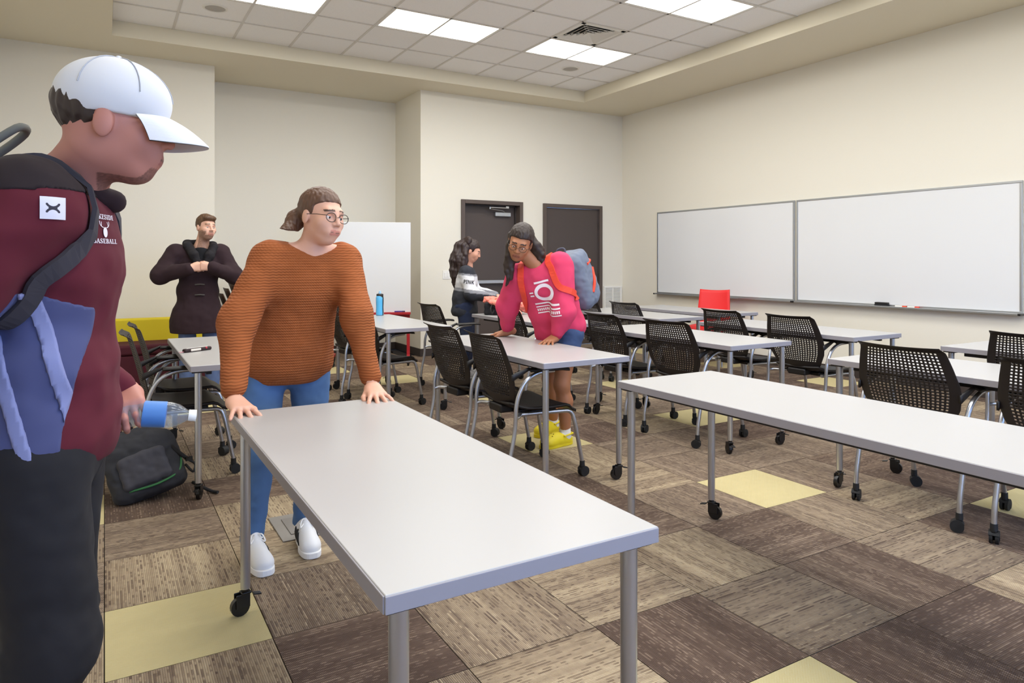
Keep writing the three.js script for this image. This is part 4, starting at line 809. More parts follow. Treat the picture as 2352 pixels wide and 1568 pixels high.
// ---------------------------------------------------------------- man in the dark coat
{
  const w = thing('person', 'man in a dark toggle coat with hands at his chest', 'person', [0.795, 0, -7.47]);
  const skin = 0xdfae96, f = [-0.06, 0, 1], R = axesOf(f), H = headFrame([0.859, 1.622, -7.38], [0.36, -0.02, 0.93], -0.06, 1.02);
  const neck = [capsule(H.P(0, -0.05, -0.025), [0.82, 1.43, -7.43], 0.056, 0.064), capsule([0.82, 1.42, -7.43], [0.81, 1.3, -7.43], 0.07, 0.09)];
  const at = (a, y, b) => [0.805 + a + b * f[0], y, -7.465 + a * 0.06 + b * f[2]];   // a across, b to the front
  const legs = [[at(-0.1, 0.86, 0), at(-0.11, 0.46, 0.02), at(-0.11, 0.08, 0)], [at(0.1, 0.86, 0), at(0.11, 0.46, 0.02), at(0.12, 0.08, 0)]];
  const aL = [at(-0.215, 1.37, 0), at(-0.345, 1.16, 0.08), at(-0.1, 1.225, 0.27)], aR = [at(0.2, 1.37, 0), at(0.315, 1.15, 0.1), at(0.1, 1.235, 0.29)];
  bodyMesh(w, [headMesh(H, neck, skin, { beard: 0x4f3524, brow: 0x4a3322, jaw: 1.08 }), limbMesh([...chain(aL, [0.05, 0.04, 0.026]), ...chain(aR, [0.05, 0.04, 0.026]), ellipsoid(at(0, 1.15, 0), [0.15, 0.25, 0.1], R), ...chain(legs[0], [0.075, 0.055, 0.04]), ...chain(legs[1], [0.075, 0.055, 0.04])], 0.05, 0.016, skin),
    handMesh(at(-0.085, 1.232, 0.29), [0.97, 0.12, 0.12], [0.06, 0, -1], 1, [1.2, 1.45, 0.9], skin, { stub: 0.012, thumb: [[0.03, 0.008, 0.036], [0.06, 0.02, 0.044], [0.085, 0.03, 0.04]] }), handMesh(at(0.085, 1.24, 0.3), [-0.97, 0.1, 0.0], [0.06, 0, -1], -1, [1.2, 1.45, 0.9], skin, { stub: 0.012, thumb: [[0.03, 0.008, 0.036], [0.06, 0.02, 0.044], [0.085, 0.03, 0.04]] })]);
  eyes(H, w, 0x4a5a63);
  const hc = capOfHair(H, { r: [0.083, 0.094, 0.101], front: 0.094, side: 0.026, low: -0.045, more: [H.E(0, 0.092, 0.058, [0.062, 0.03, 0.035])] });
  soft('hair', hc.pr, 0.02, 0.005, hairMat(0x5c412c), w, { mod: hc.mod });
  const coat = [ellipsoid(at(0, 1.25, 0), [0.212, 0.2, 0.145], R), ellipsoid(at(-0.01, 1.0, 0), [0.195, 0.22, 0.15], R), ellipsoid(at(-0.01, 0.66, 0), [0.255, 0.36, 0.2], R), capsule(at(-0.19, 1.375, 0), at(0.18, 1.375, 0), 0.075), ...chain(aL, [0.092, 0.078, 0.06]), ...chain(aR, [0.092, 0.078, 0.06])];
  const fo = folds(0.008, 8, 5.2), v = ellipsoid(at(0.02, 1.44, 0.13), [0.055, 0.13, 0.11], R), plum = cloth(0x2a161d);
  soft('coat', coat, 0.05, 0.011, plum, w, { mod: (d, x, y, z) => smax(smax(fo(d, x, y, z), 0.6 - y, 0.008), -distTo(v, x, y, z), 0.01) });
  soft('coat_collar', [...chain([at(-0.11, 1.47, -0.03), at(-0.1, 1.44, 0.06), at(-0.055, 1.36, 0.145), at(-0.02, 1.27, 0.16)], [0.036, 0.04, 0.042, 0.03]), ...chain([at(0.13, 1.455, -0.03), at(0.125, 1.43, 0.06), at(0.085, 1.35, 0.14), at(0.05, 1.27, 0.16)], [0.036, 0.04, 0.042, 0.03]), ...chain([at(-0.11, 1.47, -0.03), at(0.0, 1.475, -0.075), at(0.13, 1.455, -0.03)], [0.036, 0.036, 0.036])], 0.02, 0.009, cloth(0x18151a), w, { mod: folds(0.004, 20, 3) });
  soft('shirt', [ellipsoid(at(0.01, 1.28, 0.03), [0.12, 0.16, 0.1], R), capsule(at(0.015, 1.4, 0.05), at(0.015, 1.415, 0.02), 0.066)], 0.03, 0.01, cloth(0x14151a), w);
  for (const y of [1.07, 0.97, 0.83]) onBody('toggle', sweep([V(...at(-0.045, y, 0.152)), V(...at(0.0, y + 0.004, 0.16)), V(...at(0.04, y, 0.156))], 0.008, 8), mat(0x3a342f, 0.5), w);
  soft('jeans', [...chain(legs[0], [0.085, 0.078, 0.065]), ...chain(legs[1], [0.085, 0.078, 0.065])], 0.03, 0.014, cloth(0x5a6d95), w, { mod: (d, x, y, z) => smax(folds(0.005, 14, 1)(d, x, y, z), 0.05 - y, 0.006) });
  for (const l of legs) shoe(w, [l[2][0], 0, l[2][2] - 0.06], [0, 1], { upper: mat(0x3a2c24, 0.6), sole: mat(0x1b1816, 0.7) });
}

// ---------------------------------------------------------------- long-haired woman at the bag
{
  const w = thing('person', 'woman with long wavy dark hair in a charcoal and white jacket, packing a bag', 'person', [3.465, 0, -6.95]);
  const skin = 0xd9a085, f = [0.863, 0, 0.505], R = axesOf(f), H = headFrame([3.515, 1.408, -6.885], [0.8, -0.42, 0.5], 0, 0.95);
  const at = (a, y, b) => [3.468 + a * 0.505 + b * f[0], y, -6.945 - a * 0.863 + b * f[2]];   // a away from the window wall, b to the front
  const neck = [capsule(H.P(0, -0.05, -0.025), at(0, 1.24, 0.03), 0.046, 0.052)];
  const legs = [[at(-0.09, 0.8, 0), at(-0.095, 0.43, 0.02), at(-0.095, 0.08, -0.01)], [at(0.09, 0.8, 0), at(0.095, 0.43, 0.03), at(0.1, 0.08, 0.01)]];
  const aN = [at(-0.165, 1.17, 0.02), at(-0.215, 0.945, 0.075), at(-0.16, 0.9, 0.31)], aF = [at(0.165, 1.17, 0.02), at(0.2, 0.955, 0.09), at(0.11, 0.915, 0.32)];
  bodyMesh(w, [headMesh(H, neck, skin, { brow: 0x1d1412, lip: 0xb3564f }), limbMesh([...chain(aN, [0.045, 0.04, 0.027]), ...chain(aF, [0.045, 0.04, 0.027]), ellipsoid(at(0, 1.0, 0), [0.12, 0.22, 0.085], R), ...chain(legs[0], [0.07, 0.05, 0.036]), ...chain(legs[1], [0.07, 0.05, 0.036])], 0.04, 0.016, skin),
    handMesh(at(-0.155, 0.898, 0.32), [0.86, -0.2, 0.42], [0, -1, 0], 1, [0.2, 0.5, 0.4], skin, { s: 0.92 }), handMesh(at(0.105, 0.912, 0.33), [0.8, -0.2, 0.55], [0, -1, 0], -1, [0.2, 0.5, 0.4], skin, { s: 0.92 })]);
  eyes(H, w);
  // wavy locks
  const r = rng(91), locks = [];
  for (let k = 0; k < 48; k++) {
    const a = lerp(-1.3, 1.3, r()), near = Math.sin(a), back = Math.cos(a), p0 = H.P(-0.07 * near, 0.06 + 0.06 * r(), -0.05 - 0.05 * back), len = 0.4 + 0.15 * r(), pts = [p0], side = near * -1, ph = r() * 6;
    for (let i = 1; i <= 7; i++) { const t = i / 7, out = 0.075 + 0.05 * Math.sin(t * PI), wob = 0.016 * Math.sin(ph + t * 13); pts.push(at(near * (out + 0.035 * t) + wob, p0[1] - len * t, 0.0 - back * (0.07 + (0.03 + 0.07 * ((k * 7) % 10) / 10) * Math.sin(t * 2.0)) + (Math.abs(near) > 0.8 ? 0.05 * (1 - t * 0.4) : 0) + 0.012 * Math.cos(ph + t * 11))); }
    locks.push(...chain(pts, [0.024, 0.027, 0.026, 0.025, 0.023, 0.021, 0.018, 0.008]));
  }
  const hc = capOfHair(H, { r: [0.088, 0.096, 0.104], front: 0.096, side: 0.03, low: -0.2 });
  soft('hair', hc.pr, 0.02, 0.006, hairMat(0x2c1c1a), w, { mod: hc.mod });
  soft('hair_locks', locks, 0.008, 0.0075, hairMat(0x2c1c1a), w);
  const jk = [ellipsoid(at(0, 1.08, 0.005), [0.178, 0.17, 0.13], R), ellipsoid(at(0, 0.88, -0.01), [0.18, 0.18, 0.14], R), ellipsoid(at(0, 0.75, -0.01), [0.185, 0.12, 0.15], R), capsule(at(-0.14, 1.185, 0.01), at(0.14, 1.185, 0.01), 0.06), ...chain(aN, [0.075, 0.068, 0.047]), ...chain(aF, [0.075, 0.068, 0.047])];
  const fo = folds(0.006, 11, 8.4), dark = new THREE.Color(0x2b2d35), white = new THREE.Color(0xd8d8dc), grey = new THREE.Color(0x85868c);
  const jf0 = field(jk, 0.045), jf = (x, y, z) => smax(fo(jf0(x, y, z), x, y, z), 0.69 - y, 0.008);
  soft('jacket', jk, 0.045, 0.008, mat(0xffffff, 0.9, { vertexColors: true, bumpMap: clothBump, bumpScale: 0.0006 }), w, { mod: (d, x, y, z) => smax(fo(d, x, y, z), 0.69 - y, 0.008), colour: (x, y, z) => { const t = y + 0.12 * ((x - 3.468) * f[0] + (z + 6.945) * f[2]); return t > 1.165 ? dark : t > 1.145 ? grey : t > 1.0 ? white : t > 0.965 ? grey : dark; } });
  const tx = canvasTex(256, 128, (g) => { g.clearRect(0, 0, 256, 128); g.font = 'bold 96px sans-serif'; g.fillStyle = '#26262c'; g.textAlign = 'center'; g.textBaseline = 'middle'; g.fillText('PINK', 128, 68); g.font = 'bold 96px sans-serif'; g.lineWidth = 3; });
  decal('sleeve_lettering', jf, at(-0.27, 1.075, 0.05), [0.863, -0.1, 0.505], [0.1, 1, 0.05], [0.505, 0, -0.863], 0.13, 0.075, tx, w, 'dark block lettering on the white sleeve band');
  soft('jeans', [...chain(legs[0], [0.095, 0.066, 0.05]), ...chain(legs[1], [0.095, 0.066, 0.05]), ellipsoid(at(0, 0.8, -0.02), [0.165, 0.12, 0.125], R)], 0.035, 0.013, cloth(0x222c48), w, { mod: (d, x, y, z) => smax(folds(0.004, 16, 3)(d, x, y, z), 0.05 - y, 0.006) });
  for (const l of legs) shoe(w, [l[2][0] - 0.05, 0, l[2][2] - 0.03], [0.863, 0.505], { upper: mat(0xb9b6b2, 0.6), sole: mat(0xe0dedb, 0.6), s: 0.9 });
}
// what she is packing
{
  const b = thing('tote_bag', 'black bag on a white table under the coral jacket', 'bag', [3.56, TOPY, -6.44]);
  soft('bag_body', [rblock([3.56, 0.8, -6.44], [0.075, 0.045, 0.09], 0.02, axesOf([0.86, 0, 0.5]))], 0.02, 0.009, cloth(0x16161a), b, { mod: folds(0.006, 18, 4), pad: 0.01 });
  onBody('handle', curveTube([[3.48, 0.84, -6.36], [3.45, 0.8, -6.33], [3.46, 0.755, -6.32], [3.5, 0.79, -6.34]], 0.008, 20, 8), mat(0x141416, 0.7), b);
  const c = thing('coral_jacket', 'coral pink jacket being folded over the black bag', 'jacket', [3.68, TOPY, -6.36]);
  const pr = [capsule([3.5, 0.885, -6.5], [3.78, 0.87, -6.36], 0.04, 0.045), capsule([3.6, 0.885, -6.34], [3.84, 0.83, -6.3], 0.045, 0.05), capsule([3.62, 0.87, -6.3], [3.68, 0.78, -6.2], 0.05, 0.035), capsule([3.8, 0.85, -6.4], [3.88, 0.775, -6.3], 0.05, 0.03), capsule([3.47, 0.87, -6.38], [3.6, 0.865, -6.33], 0.025, 0.04)];
  soft('cloth_body', pr, 0.05, 0.007, cloth(0xf08a78), c, { mod: (d, x, y, z) => Math.max(d + 0.014 * noise(x * 22, y * 26, z * 22) + 0.006 * noise(x * 55, y * 50, z * 55), TOPY + 0.002 - y), pad: 0.02 });
  soft('sleeve', chain([[3.49, 0.88, -6.4], [3.52, 0.85, -6.28], [3.6, 0.8, -6.17], [3.66, 0.77, -6.1]], [0.02, 0.032, 0.032, 0.026]), 0.02, 0.006, cloth(0xf49a86), c, { mod: (d, x, y, z) => Math.max(d + 0.007 * noise(x * 40, y * 40, z * 40), TOPY + 0.002 - y), pad: 0.01 });
}

// ---------------------------------------------------------------- woman in the pink sweatshirt
let pinkSurface, pinkFrame;
{
  const w = thing('person', 'woman in a pink sweatshirt and denim shorts bending over a white table', 'person', [2.84, 0, -4.15]);
  const skin = 0xa8704e, hd = [-0.75, 0, 0.65], pel = [2.835, 0.8, -4.14], nk = [2.6, 1.28, -4.1];
  const sp = V(...nk).sub(V(...pel)).normalize().toArray(), R = axesOf(hd, sp), H = headFrame([2.455, 1.42, -4.085], [-0.6, -0.42, 0.68], -0.28, 1.0);
  const at = (a, u, b) => [0, 1, 2].map((i) => pel[i] + a * R[i] + u * R[3 + i] + b * R[6 + i]);   // a to her left, u up the spine, b to the front
  const L = V(...nk).distanceTo(V(...pel));
  const neck = [capsule(H.P(0, -0.05, -0.025), at(0, L - 0.02, 0.01), 0.048, 0.058)];
  const aL = [at(0.165, L - 0.05, 0), [2.705, 0.95, -3.92], [2.69, 0.785, -3.975]], aR = [at(-0.165, L - 0.05, 0), [2.52, 0.97, -4.37], [2.59, 0.785, -4.5]];
  const legs = [[[2.845, 0.78, -4.06], [2.775, 0.43, -4.05], [2.815, 0.09, -4.06]], [[2.89, 0.78, -4.23], [2.84, 0.43, -4.3], [2.94, 0.09, -4.4]]];
  bodyMesh(w, [headMesh(H, neck, skin, { lip: 0x8a3d38, brow: 0x1d1310 }), limbMesh([...chain(aL, [0.046, 0.042, 0.027]), ...chain(aR, [0.046, 0.042, 0.027]), ellipsoid(at(0, 0.25, 0), [0.13, 0.22, 0.09], R)], 0.04, 0.015, skin),
    limbMesh([...legs.flatMap((l) => chain([l[0], l[1]], [0.085, 0.056])), ...legs.flatMap((l) => [capsule(l[1], [lerp(l[1][0], l[2][0], 0.35) + 0.015, lerp(l[1][1], l[2][1], 0.35), lerp(l[1][2], l[2][2], 0.35)], 0.05, 0.054), capsule([lerp(l[1][0], l[2][0], 0.35) + 0.015, lerp(l[1][1], l[2][1], 0.35), lerp(l[1][2], l[2][2], 0.35)], l[2], 0.054, 0.034)])], 0.03, 0.009, skin),
    handMesh([2.672, 0.768, -3.985], [-0.75, -0.14, 0.4], [0, -1, 0], -1, [0.12, 0.25, 0.2], skin, { fan: 1.8 }), handMesh([2.592, 0.768, -4.505], [-0.45, -0.13, -0.5], [0, -1, 0], 1, [0.12, 0.25, 0.2], skin, { fan: 1.8 })]);
  eyes(H, w); glasses(H, w, 0x1f1a18);
  const hc = capOfHair(H, { r: [0.086, 0.094, 0.103], front: 0.094, low: -0.16 }), r = rng(17), locks = [];
  for (let k = 0; k < 22; k++) {
    const s = r() < 0.6 ? -1 : 1, p0 = H.P(s * (0.05 + 0.03 * r()), 0.05 * r(), -0.06 + 0.05 * r() - 0.02), len = s < 0 ? 0.25 + 0.1 * r() : 0.14 + 0.06 * r(), pts = [p0], ph = r() * 6, dx = s < 0 ? -0.02 : 0.1;
    for (let i = 1; i <= 5; i++) { const t = i / 5; pts.push([p0[0] + dx * t + 0.012 * Math.sin(ph + t * 7), p0[1] - len * t, p0[2] + (s < 0 ? -0.03 : 0.03) * t + 0.012 * Math.cos(ph + t * 7)]); }
    locks.push(...chain(pts, [0.022, 0.022, 0.02, 0.019, 0.015, 0.006]));
  }
  soft('hair', hc.pr, 0.02, 0.005, hairMat(0x2b1d17), w, { mod: hc.mod });
  soft('hair_locks', locks, 0.012, 0.007, hairMat(0x2b1d17), w);
  const sw = [ellipsoid(at(0, 0.37, 0.0), [0.195, 0.17, 0.14], R), ellipsoid(at(0, 0.17, 0.0), [0.19, 0.19, 0.145], R), ellipsoid(at(0, 0.02, 0.0), [0.195, 0.12, 0.15], R), capsule(at(-0.14, L - 0.045, 0), at(0.14, L - 0.045, 0), 0.065), ...chain([aL[0], aL[1], [2.69, 0.815, -3.965]], [0.085, 0.075, 0.05]), ...chain([aR[0], aR[1], [2.588, 0.815, -4.485]], [0.085, 0.075, 0.05])];
  const fo = folds(0.009, 8, 6.6), hole = ellipsoid(at(0, L + 0.06, 0.02), [0.075, 0.075, 0.075], R), mod = (d, x, y, z) => smax(smax(fo(d, x, y, z), -distTo(hole, x, y, z), 0.01), x > 2.74 ? 0.725 - y : -1, 0.008);
  soft('sweatshirt', sw, 0.055, 0.0095, cloth(0xd23a60), w, { mod });
  soft('cuff', [capsule([2.69, 0.825, -3.962], [2.688, 0.795, -3.972], 0.042, 0.037)], 0.01, 0.006, cloth(0xc23256), w); soft('cuff', [capsule([2.586, 0.825, -4.482], [2.59, 0.795, -4.495], 0.042, 0.037)], 0.01, 0.006, cloth(0xc23256), w);
  const f0 = field(sw, 0.055), sf = (x, y, z) => mod(f0(x, y, z), x, y, z);
  pinkSurface = sf; pinkFrame = at;
  const tx = canvasTex(512, 512, (g) => {
    g.clearRect(0, 0, 512, 512); g.fillStyle = '#f1e4ea'; g.strokeStyle = '#f1e4ea';
    g.fillRect(150, 30, 220, 26); g.lineWidth = 46; g.beginPath(); g.ellipse(260, 185, 120, 95, 0, 0, 7); g.stroke(); g.fillRect(40, 150, 60, 20); g.fillRect(40, 195, 60, 20);
    g.fillRect(60, 320, 400, 22); g.fillRect(60, 366, 400, 16); for (let k = 0; k < 13; k++) g.fillRect(66 + k * 30, 398, 20, 34); g.fillRect(60, 448, 400, 16);
  });
  decal('chest_print', sf, at(0.02, 0.33, 0.15), R.slice(0, 3), R.slice(3, 6), R.slice(6, 9).map((v) => -v), 0.25, 0.27, tx, w, 'white ring and stripe print');
  soft('shorts', [...legs.flatMap((l) => [capsule(l[0], [lerp(l[0][0], l[1][0], 0.5), 0.6, lerp(l[0][2], l[1][2], 0.5)], 0.1, 0.088)]), ellipsoid([2.86, 0.8, -4.145], [0.125, 0.12, 0.17])], 0.04, 0.01, cloth(0x3c4f74), w, { mod: (d, x, y, z) => smax(folds(0.004, 18, 2)(d, x, y, z), 0.56 - y, 0.006) });
  for (const l of legs) soft('sock', [capsule([l[2][0], 0.115, l[2][2]], [l[2][0], 0.06, l[2][2]], 0.037, 0.038), capsule([l[2][0], 0.055, l[2][2]], [l[2][0] - 0.06, 0.05, l[2][2] + 0.01], 0.038, 0.034)], 0.02, 0.006, cloth(0xe9e9e9), w, { mod: (d, x, y) => smax(d, y - 0.128, 0.004) });
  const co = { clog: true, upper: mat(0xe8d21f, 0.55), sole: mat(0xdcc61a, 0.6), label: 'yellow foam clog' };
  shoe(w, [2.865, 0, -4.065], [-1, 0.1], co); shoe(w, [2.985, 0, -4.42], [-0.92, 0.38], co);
}
{
  const b = thing('backpack', 'grey backpack with orange-red trim worn over the pink sweatshirt', 'backpack', [2.97, 0.9, -4.2]);
  const R = axesOf([-0.9, 0, 0.42], [-0.38, 0.92, 0]), c = [2.955, 1.15, -4.185], at = (x, y, z) => [0, 1, 2].map((i) => c[i] + x * R[i] + y * R[3 + i] + z * R[6 + i]);
  soft('pack_body', [rblock(c, [0.085, 0.14, 0.05], 0.075, R), rblock(at(0, -0.06, -0.1), [0.07, 0.06, 0.025], 0.055, R)], 0.05, 0.01, cloth(0x6d7585), b, { mod: folds(0.008, 13, 9), pad: 0.02 });
  onBody('trim', [curveTube([at(0.155, 0.1, -0.02), at(0.13, 0.1, -0.12), at(0.05, 0.09, -0.15), at(-0.05, 0.09, -0.15)], 0.012, 24, 8), curveTube([at(0.16, -0.1, 0.03), at(0.17, -0.04, -0.02), at(0.15, 0.05, -0.09)], 0.011, 20, 8)], mat(0xf0482a, 0.6), b, 'orange-red trim');
  onBody('carry_loop', curveTube([at(-0.03, 0.2, 0.02), at(-0.03, 0.25, 0.0), at(0.03, 0.25, 0.0), at(0.03, 0.2, 0.02)], 0.007, 20, 8), mat(0x4a5060, 0.7), b);
  for (const s of [-1, 1]) { const l = hugging(pinkSurface, [[0.08, 0.4, -0.14], [0.115, 0.5, -0.06], [0.12, 0.49, 0.05], [0.14, 0.38, 0.12], [0.19, 0.25, 0.06], [0.18, 0.2, -0.1]].map(([q, u, v]) => pinkFrame(s * q, u, v)), 0.006); onBody('shoulder_strap', band(l, pinkSurface, 0.042, 0.009), mat(s > 0 ? 0xe4432c : 0xe4432c, 0.7), b, 'orange-red shoulder strap'); }
}

// ---------------------------------------------------------------- man in the white cap
{
  const w = thing('person', 'man in a white cap and maroon jacket striding past with a water bottle', 'person', [-0.14, 0, -1.86]);
  const skin = 0xb67a6c, h = [0.989, 0, 0.148], R = axesOf(h), H = headFrame([0.02, 1.585, -1.735], [0.985, -0.1, 0.13], 0, 1.02);
  const at = (a, y, b) => [-0.095 + a * 0.148 + b * h[0], y, -1.832 - a * 0.989 + b * h[2]];   // a to his left, b to the front
  const neck = [capsule(H.P(0, -0.05, -0.03), at(0, 1.45, 0.02), 0.06, 0.068), capsule(at(0, 1.45, 0.02), at(0, 1.33, 0.0), 0.075, 0.1)];
  const legs = [[at(-0.1, 0.88, -0.02), at(-0.11, 0.5, 0.02), at(-0.11, 0.09, -0.12)], [at(0.1, 0.88, -0.02), at(0.1, 0.5, -0.02), at(0.1, 0.09, -0.34)]];
  const aR = [at(-0.2, 1.4, -0.01), at(-0.27, 1.16, -0.17), at(-0.25, 0.94, -0.24)], aL = [at(0.2, 1.4, 0.0), at(0.24, 1.13, -0.07), at(0.24, 0.955, 0.1)];
  bodyMesh(w, [headMesh(H, neck, skin, { beard: 0x4a2c26, goatee: true, brow: 0x35211a, jaw: 1.08, lip: 0x96504c }), limbMesh([...chain(aR, [0.05, 0.045, 0.03]), ...chain(aL, [0.05, 0.045, 0.03]), ellipsoid(at(0, 1.15, 0), [0.15, 0.25, 0.1], R), ...chain(legs[0], [0.075, 0.055, 0.04]), ...chain(legs[1], [0.075, 0.055, 0.04])], 0.05, 0.016, skin),
    handMesh(at(0.235, 0.95, 0.115), [-0.05, -0.1, 1], [0.2, -1, 0.0], -1, [0.75, 0.95, 0.7], skin, { thumb: [[0.03, 0.012, 0.036], [0.055, 0.035, 0.045], [0.075, 0.058, 0.03]] }), handMesh(at(-0.25, 0.93, -0.245), [-0.05, -1, -0.05], [0.15, 0, -0.98], -1, [0.3, 0.5, 0.4], skin)]);
  eyes(H, w);
  const hc = capOfHair(H, { r: [0.08, 0.088, 0.098], front: 0.03, side: 0.012, low: -0.075 });
  soft('hair', hc.pr, 0.02, 0.005, hairMat(0x2e1f1a), w, { mod: hc.mod });
  // cap
  const cap = soft('cap', [H.E(0, 0.058, -0.008, [0.089, 0.088, 0.112])], 0.02, 0.005, cloth(0xd5d7dd), w, { mod: (d, x, y, z) => { const [a, b, c] = H.L(x, y, z); return smax(d, 0.018 - 0.024 * smooth(-0.02, -0.1, c) - b, 0.004); }, label: 'white baseball cap' });
  { const P = (u, v) => { const a = (u - 0.5) * 2, q = Math.sqrt(Math.max(0, 1 - a * a)); return H.P(a * 0.082, 0.036 - 0.013 * a * a - 0.048 * v * (0.5 + 0.5 * v), (0.1 - 0.055 * a * a) + v * 0.085 * (0.35 + 0.65 * q)); };
    part('bill', intoLocal(sheet(P, 20, 10, H.F.y.clone().multiplyScalar(-0.004).toArray()), w), cloth(0xdcdee4), cap); part('button', intoLocal(new THREE.SphereGeometry(0.008, 12, 8).translate(...H.P(0, 0.145, -0.008)), w), cloth(0xd5d7dd), cap);
    part('seam', intoLocal(merge([-1, 0, 1].map((s) => { const pts = []; for (let i = 0; i <= 16; i++) { const t = i / 16 * PI * 0.92 - PI * 0.46, c = H.P(Math.sin(s * 1.05) * 0.0905 * Math.sin(t), 0.058 + 0.0895 * Math.cos(t), -0.008 + Math.cos(s * 1.05) * 0.1135 * Math.sin(t)); pts.push(V(...c)); } return sweep(pts, 0.0012, 6); })), w), cloth(0xbfc3cc), cap);
    part('strap_opening', intoLocal(new THREE.SphereGeometry(0.02, 14, 10).scale(1.5, 0.9, 0.4).applyQuaternion(new THREE.Quaternion().setFromUnitVectors(V(0, 0, 1), H.F.z)).translate(...H.P(0, 0.05, -0.108)), w), hairMat(0x2e1f1a), cap); }
  // jacket
  const jk = [ellipsoid(at(0, 1.29, -0.012), [0.2, 0.2, 0.148], R), ellipsoid(at(0, 1.06, -0.018), [0.185, 0.2, 0.142], R), ellipsoid(at(0, 0.93, -0.02), [0.19, 0.13, 0.15], R), capsule(at(-0.16, 1.4, 0), at(0.16, 1.4, 0), 0.08), ...chain(aR, [0.092, 0.08, 0.055]), ...chain([aL[0], aL[1], at(0.24, 0.975, 0.08)], [0.085, 0.066, 0.048])];
  const fo = folds(0.008, 9, 12.3), neckHole = ellipsoid(at(0, 1.5, 0.05), [0.085, 0.09, 0.095], R), mod = (d, x, y, z) => smax(smax(fo(d, x, y, z), 0.86 - y, 0.008), -distTo(neckHole, x, y, z), 0.01);
  const f0 = field(jk, 0.05), jf = (x, y, z) => mod(f0(x, y, z), x, y, z), inBody = (x, y, z) => { const dx = x + 0.095, dz = z + 1.832; return [dx * 0.148 - dz * 0.989, dx * h[0] + dz * h[2]]; };
  soft('jacket', jk, 0.05, 0.008, cloth(0x560c20), w, { mod });
  const patchOf = (name, colour, lift, region, label) => soft(name, jk, 0.05, 0.007, cloth(colour), w, { mod: (d, x, y, z) => { const [a, b] = inBody(x, y, z); return smax(mod(d, x, y, z) - lift, region(a, y, b), 0.002); }, label });
  const edge = (y) => 0.095 - 0.05 * smooth(1.22, 0.9, y), side = (a, y, b) => Math.max(a + 0.04, -0.238 - a, y - 1.235 + 0.4 * Math.max(0, b), b - edge(y), -0.16 - b, 0.9 - y);
  patchOf('side_panel', 0x474c74, 0.004, side, 'slate blue side panel');
  for (const o of [0.045, -0.045]) patchOf('panel_stripe', 0x7f85b0, 0.010, (a, y, b) => Math.max(side(a, y, b), Math.abs(b - o + 0.25 * (y - 1.05)) - 0.014), 'pale stripe');
  patchOf('yoke', 0x1d1116, 0.003, (a, y, b) => Math.max(1.425 - y + 0.1 * b, -0.05 - b), 'black shoulder yoke');
  soft('collar', chain([at(-0.09, 1.47, -0.03), at(-0.085, 1.465, 0.05), at(0, 1.43, 0.115), at(0.085, 1.465, 0.05), at(0.09, 1.47, -0.03), at(0, 1.48, -0.075), at(-0.09, 1.47, -0.03)], [0.024, 0.024, 0.022, 0.024, 0.024, 0.024, 0.024]), 0.015, 0.007, cloth(0x271218), w);
  const emblem = canvasTex(128, 128, (g) => { g.fillStyle = '#d9d8e4'; g.fillRect(0, 0, 128, 128); g.strokeStyle = '#33323f'; g.lineWidth = 12; g.lineCap = 'round'; g.beginPath(); g.arc(64, 26, 34, 0.5, PI - 0.5); g.stroke(); g.beginPath(); g.arc(64, 102, 34, PI + 0.5, -0.5); g.stroke(); g.lineWidth = 9; g.beginPath(); g.moveTo(46, 64); g.lineTo(82, 64); g.stroke(); });
  decal('shoulder_patch', jf, at(-0.2, 1.395, 0.035), [0.995, 0, -0.1], [0, 1, 0], [-0.1, 0, -0.995], 0.042, 0.042, emblem, w, 'white patch with dark curved emblem', 8, 8);
  const txt = canvasTex(512, 512, (g) => {
    g.clearRect(0, 0, 512, 512); g.fillStyle = '#e6dfe8'; g.textAlign = 'center'; g.font = 'bold 104px serif'; g.fillText('LAKESIDE', 256, 110); g.font = 'bold 98px serif'; g.fillText('BASEBALL', 256, 480);
    g.strokeStyle = '#e6dfe8'; g.lineWidth = 12; g.beginPath(); g.ellipse(256, 310, 46, 78, 0, 0, 7); g.fill(); for (const s of [-1, 1]) { g.beginPath(); g.moveTo(256 + s * 30, 240); g.quadraticCurveTo(256 + s * 120, 220, 256 + s * 110, 140); g.moveTo(256 + s * 80, 220); g.lineTo(256 + s * 70, 150); g.stroke(); }
  });
  decal('chest_lettering', jf, at(-0.1, 1.365, 0.12), [0.87, 0.0, -0.5], [0, 1, 0], [-0.5, 0, -0.87], 0.075, 0.072, txt, w, 'white lettering round a stag head', 20, 20);
  soft('trousers', [...chain(legs[0], [0.105, 0.08, 0.06]), ...chain(legs[1], [0.105, 0.08, 0.06]), ellipsoid(at(0, 0.9, -0.02), [0.17, 0.12, 0.125], R)], 0.04, 0.012, cloth(0x17161b), w, { mod: (d, x, y, z) => smax(folds(0.006, 12, 4)(d, x, y, z), 0.06 - y, 0.006) });
  for (const l of legs) shoe(w, [l[2][0] - 0.06, 0, l[2][2] - 0.01], [0.989, 0.148], { upper: mat(0x1d1d20, 0.6), sole: mat(0xd9d9d9, 0.6), s: 1.1 });
  // his backpack and bottle
  const b = thing('backpack', 'dark grey backpack on the back of the man in the white cap', 'backpack', at(0, 1.0, -0.3));
  const c = at(0, 1.25, -0.245), pa = (x, y, z) => [0, 1, 2].map((i) => c[i] + x * R[i] + y * R[3 + i] + z * R[6 + i]);
  soft('pack_body', [rblock(c, [0.1, 0.19, 0.035], 0.065, R), rblock(pa(0, -0.07, -0.09), [0.08, 0.09, 0.02], 0.045, R)], 0.04, 0.011, cloth(0x4d4f58), b, { mod: folds(0.007, 12, 2), pad: 0.015 });
